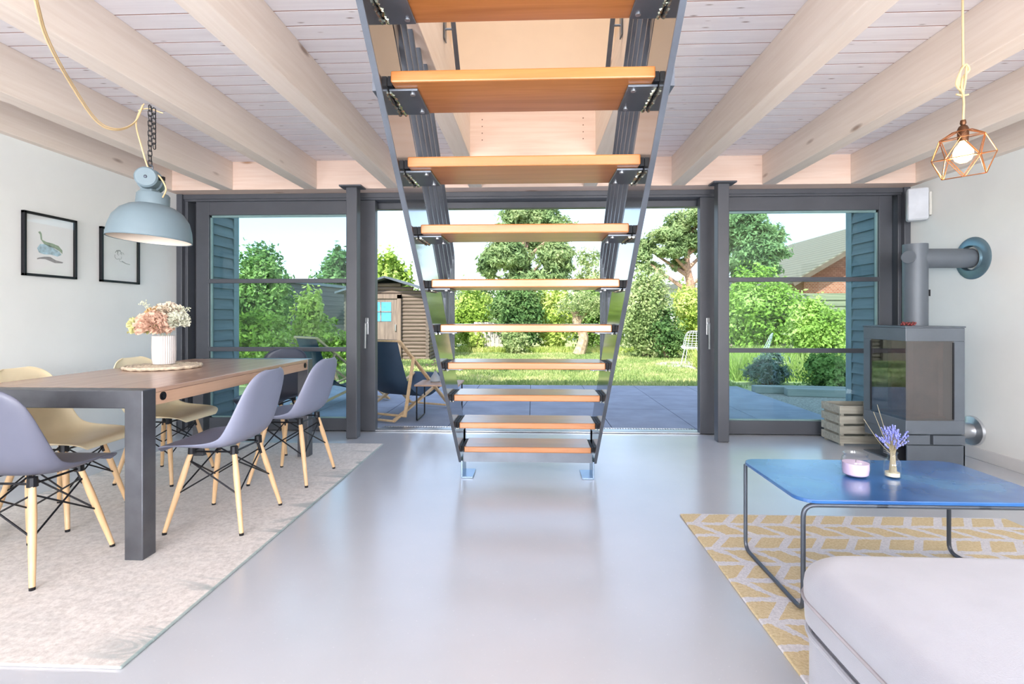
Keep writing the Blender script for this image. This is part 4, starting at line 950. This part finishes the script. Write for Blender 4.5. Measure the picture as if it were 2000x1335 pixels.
padtree('broadleaf_tree', 'half-dead tree with pale trunk before the central hedge', 15.6, 1130, [(1110, 600, 50, 30), (1145, 605, 50, 34), (1130, 585, 60, 30), (1165, 590, 40, 30)], L_olive, 2600, .09, 76, .19, bark=M('pale_bark', '#b09a82', .95, var=.25, vs=9, bump=.5, bs=25))
# unseen tree added beside the house so its crown dapples the lawn
t = thing('unseen_shade_tree', 'tall airy unseen tree added left of the house to dapple the lawn', 'tree', (-6.4, 1.2, GZ)); rg_ = random.Random(4)
tb = [(rg_.uniform(-2.4, 2.4), rg_.uniform(-2.4, 2.4), rg_.uniform(7.5, 12.5), rg_.uniform(.7, 1.2), rg_.uniform(.7, 1.2), rg_.uniform(.5, .8)) for _ in range(16)]
quads('foliage', leafcloud(tb, 5000, .26, 90, shell=.2), L_mid, t)
m = MB(); trunk(m, [(0, 0, 0), (.2, 0, 4), (0, .1, 8), (.1, 0, 11)], .22, .05)
for b in tb: m.tube([(.05, .05, b[2]-1.6), (b[0]*.5, b[1]*.5, b[2]-.8), (b[0], b[1], b[2])], [.07, .05, .02], 6)
m.build('trunk', m_bark, t, smooth=True)
# grey garden gate in the hedge
t = thing('garden_gate', 'pale grey board gate in the hedge', 'gate', (WX(958, 16.9), 16.9, GZ)); m = MB()
for k in range(8): m.box(-.55+k*.14, -.55+k*.14+.125, -.01, .01, .03, .98)
m.build('gate_boards', WOOD('pale_board', '#a9a29c', '#cbc5bf', 'z'), t)

# ------------------------------------------------------------------ log cabin
YS = 13.6; sx0, sx1 = WX(678, YS), WX(836, YS)
cab = thing('log_cabin', 'small weathered log cabin with a gable roof left of the staircase', 'garden shed', ((sx0+sx1)/2, YS, GZ)); hw = (sx1-sx0)/2; HE = WZ(840, 572, YS)-GZ; HA = WZ(765, 548, YS)-GZ; D = 2.4
m_log = WOOD('weathered_log', '#5b4f47', '#85766a', 'x', .9, .85, bump=.5)
mlogy = WOOD('weathered_log_side', '#554b44', '#7b6f65', 'y', .9, .85, bump=.5)
m = MB(); z = .05; r = .055
while z < HE+.0: m.tube([(-hw-.06, 0, z), (hw+.06, 0, z)], r, 10); z += .098
while z < HA-.08:
    ww = hw*(HA-z)/(HA-HE); m.tube([(-ww, 0, z), (ww, 0, z)], r*.9, 10); z += .098
m.build('front_logs', m_log, cab, smooth=True)
for sg in (-1, 1):
    m = MB(); z = .0
    while z < HE: m.tube([(sg*hw, -.10, z+.05), (sg*hw, D, z+.05)], r, 10); z += .098
    m.build('side_logs', mlogy, cab, smooth=True)
m = MB(); m.box(-hw, hw, D-.05, D, 0, HE); m.build('rear_wall', m_log, cab)
for sg in (-1, 1):
    m = MB(); a = Vector((0, 0, HA+.06)); b_ = Vector((sg*(hw+.22), 0, HE-.02)); d_ = (b_-a); nrm = Vector((-d_.z, 0, d_.x)).normalized()*(.05 if sg > 0 else -.05)
    m.add([a+Vector((0, -.3, 0)), b_+Vector((0, -.3, 0)), b_+nrm+Vector((0, -.3, 0)), a+nrm+Vector((0, -.3, 0)), a+Vector((0, D+.1, 0)), b_+Vector((0, D+.1, 0)), b_+nrm+Vector((0, D+.1, 0)), a+nrm+Vector((0, D+.1, 0))], [(0, 1, 2, 3), (7, 6, 5, 4), (0, 4, 5, 1), (1, 5, 6, 2), (2, 6, 7, 3), (3, 7, 4, 0)])
    m.build('roof_slope', M('roof_felt', '#59616c', .8), cab)
dx0, dx1 = WX(715, YS)-cab.location.x, WX(778, YS)-cab.location.x; dh = WZ(750, 583, YS)-GZ
dr = MB().box(dx0, dx1, -.10, -.05, .03, dh).build('cabin_door', WOOD('door_plank', '#665a54', '#948579', 'z', .9, .8), cab)
m = MB(); 
for a, b_ in ((dx0-.09, dx0), (dx1, dx1+.1)): m.box(a, b_, -.13, -.05, .02, dh+.1)
m.box(dx0-.09, dx1+.1, -.13, -.05, dh, dh+.12); m.build('door_frame', WOOD('frame_plank', '#6f6057', '#928173', 'z'), cab)
wx0, wx1 = WX(726, YS)-cab.location.x, WX(766, YS)-cab.location.x; wz0, wz1 = WZ(750, 627, YS)-GZ, WZ(750, 590, YS)-GZ
MB().box(wx0, wx1, -.108, -.101, wz0, wz1).build('door_window', M('blue_pane', '#5fa8dd', .15, var=.06), dr)
m = MB(); m.box((wx0+wx1)/2-.012, (wx0+wx1)/2+.012, -.118, -.108, wz0, wz1); m.box(wx0, wx1, -.118, -.108, (wz0+wz1)/2-.012, (wz0+wz1)/2+.012); m.build('window_bars', m_bark, dr)
MB().box(dx1-.06, dx1-.03, -.13, -.10, .78, .95).build('door_latch', m_alu, dr)
# grey garage wall
g = thing('garage', 'low grey boarded outbuilding behind the shrubs on the left', 'outbuilding', (-6.5, 15.2, GZ), math.radians(-9)); m = MB()
m_gg = WOOD('grey_board', '#6d6a6c', '#86817f', 'y', .6, .8)
for k in range(14): m.box(-.012, .02, -1.9, 2.1, .02+k*.148, .02+k*.148+.14)
m.build('board_wall', m_gg, g); 
m = MB(); m.box(-2.5, -.012, -1.88, 2.08, 0, 2.05); m.build('wall_core', m_gg, g); MB().box(-2.6, .10, -2.0, 2.2, 2.09, 2.17).build('roof', M('grey_roof', '#8a9096', .7), g)

# ------------------------------------------------------------------ brick house on the right
YH = 20.; xe = WX(1560, YH); hs = thing('neighbour_house', 'red brick bungalow with tiled gable roof beyond the right fence', 'house', (xe, YH, GZ)); W_ = 8.0; ze = 2.55-GZ; za = ze+W_/2*.6; D = 8.5
def mk_brick(name, c1, c2, cm, sc):
    a = N(name); b_ = a.n('ShaderNodeTexBrick'); b_.inputs['Scale'].default_value = sc; b_.inputs['Color1'].default_value = lin(c1); b_.inputs['Color2'].default_value = lin(c2); b_.inputs['Mortar'].default_value = lin(cm); b_.inputs['Mortar Size'].default_value = .02
    tc = a.n('ShaderNodeTexCoord'); sp = a.n('ShaderNodeSeparateXYZ'); cb_ = a.n('ShaderNodeCombineXYZ'); a.l(tc.outputs['Object'], sp.inputs[0])
    a.l(a.mth('ADD', sp.outputs['X'], sp.outputs['Y']), cb_.inputs['X']); a.l(sp.outputs['Z'], cb_.inputs['Y']); a.l(cb_.outputs[0], b_.inputs['Vector']); a.l(b_.outputs[0], a.b.inputs['Base Color']); a.b.inputs['Roughness'].default_value = .85; return a.m
MB().box(.35, W_-.35, .3, D, 0, ze).build('brick_walls', mk_brick('red_brick', '#a5563f', '#b96a50', '#b5a294', 4), hs)
MB().prism([(.3, ze-.02), (W_-.3, ze-.02), (W_/2, za-.18)], .3, .36, 'y').build('gable', mk_brick('shingle_gable', '#a8695a', '#96584a', '#7c4539', 3.2), hs)
def roofmat():
    a = N('roof_tiles'); wv = a.n('ShaderNodeTexWave'); wv.bands_direction = 'Y'; wv.inputs['Scale'].default_value = 1.6; wv.inputs['Distortion'].default_value = 0; wv2 = a.n('ShaderNodeTexWave'); wv2.bands_direction = 'Z'; wv2.inputs['Scale'].default_value = 2.2
    co = a.coord(); a.l(co, wv.inputs[0]); a.l(co, wv2.inputs[0]); f = a.mth('MULTIPLY', wv.outputs['Fac'], wv2.outputs['Fac']); nz = a.noise(co, 2.5, 4)
    a.l(a.mix(a.mth('MULTIPLY', nz, .6), a.ramp(f, [(.0, lin('#6f665a')), (.5, lin('#94897a'))]), lin('#86705f')), a.b.inputs['Base Color']); a.b.inputs['Roughness'].default_value = .85; a.bump(f, .6, .03); return a.m
m_tiles = roofmat()
for sg in (-1, 1):
    m = MB(); ex = -.35 if sg < 0 else W_+.35; ez = ze-.2; a = Vector((W_/2, 0, za)); b_ = Vector((ex, 0, ez)); up_ = Vector((0, 0, .12))
    pts = []
    for yy_ in (-.3, D+.3): pts += [a+Vector((0, yy_, 0)), b_+Vector((0, yy_, 0)), b_+up_+Vector((0, yy_, 0)), a+up_+Vector((0, yy_, 0))]
    m.add(pts, [(0, 1, 2, 3), (7, 6, 5, 4), (0, 4, 5, 1), (1, 5, 6, 2), (2, 6, 7, 3), (3, 7, 4, 0)]); m.build('roof_slope', m_tiles, hs)
for sg in (-1, 1):
    ex = -.35 if sg < 0 else W_+.35; MB().bar((W_/2, -.31, za-.03), (ex, -.31, ze-.23), .03, .16).build('verge_board', M('verge', '#6e5548', .7), hs)
win = MB().box(1.4, 2.6, .26, .31, .9, 2.0).build('window', M('dark_window', '#4d5a66', .15), hs)
MB().box(1.33, 2.67, .24, .27, .83, .9).build('window_sill', m_base, win)
t = thing('pale_outbuilding', 'pale low flat-roofed building behind the hedge under the big pine', 'building', (WX(1325, 27), 27, GZ))
MB().box(-2.4, 1.6, 0, 3, 0, 2.6).build('walls', M('pale_wall', '#c5cdd2', .7), t); MB().box(-2.6, 1.8, -.2, 3.2, 2.6, 2.85).build('roof', M('pale_roof', '#b9bec4', .6), t)
# lapped fence
f = thing('lapped_fence', 'weathered lapped board fence behind the yellow-green shrub', 'fence', (WX(1530, 12.3), 12.3, GZ)); m_fw = WOOD('fence_weathered', '#6f6e58', '#969177', 'x', .8, .85)
for q in range(2):
    m = MB()
    for k in range(11):
        z = .15+k*.14; m.add([(q*1.9, 0, z), (q*1.9+1.82, 0, z), (q*1.9+1.82, -.035, z), (q*1.9, -.035, z), (q*1.9, .012, z+.16), (q*1.9+1.82, .012, z+.16), (q*1.9+1.82, -.004, z+.16), (q*1.9, -.004, z+.16)], [(0, 1, 2, 3), (7, 6, 5, 4), (0, 4, 5, 1), (1, 5, 6, 2), (2, 6, 7, 3), (3, 7, 4, 0)])
    m.build('fence_panel', m_fw, f)
for q in range(3): MB().box(q*1.9-.08, q*1.9, -.03, .05, 0, 1.85).build('fence_post', m_fw, f)
# white wire garden chairs
m_wh = M('white_wire', '#d4dadd', .4)
def wirechair(label, loc, rz):
    t = thing('garden_chair', label, 'chair', loc, rz, 'white wire chairs beyond the lawn')
    m = MB(); sh_ = shell_mesh(); NU = 14; n_ = len(sh_.v)//(NU+1)
    for i in range(0, n_): m.tube([Vector(sh_.v[i*(NU+1)+j]) for j in range(0, NU+1, 2)], .005, 4)
    for j in range(0, NU+1, 2): m.tube([Vector(sh_.v[i*(NU+1)+j]) for i in range(n_)], .005, 4)
    m.build('wire_seat', m_wh, t)
    for sx in (-1, 1):
        for sy in (-1, 1): MB().tube([(sx*.14, sy*.12, .42), (sx*.22, sy*.2, 0)], .011, 6).build('leg', m_wh, t)
    return t
wirechair('white wire garden chair beside the open doorway edge, by the hedge', (WX(1352, 12.4), 12.4, GZ), math.radians(150))
wirechair('white wire garden chair seen through the right door glass', (WX(1482, 11.0), 11.0, GZ), math.radians(60))
o = MB().prism([(math.cos(a)*1.3, math.sin(a)*.9) for a in [2*PI*k/24 for k in range(24)]], 0, .03, 'z').build('stone_patch', M('pale_stone', '#b8aeac', .9, var=.1, vs=8)); o.location = (WX(1390, 12.3), 12.3, GZ); tag(o, 'pale stone seating patch under the white wire chairs', 'paving')
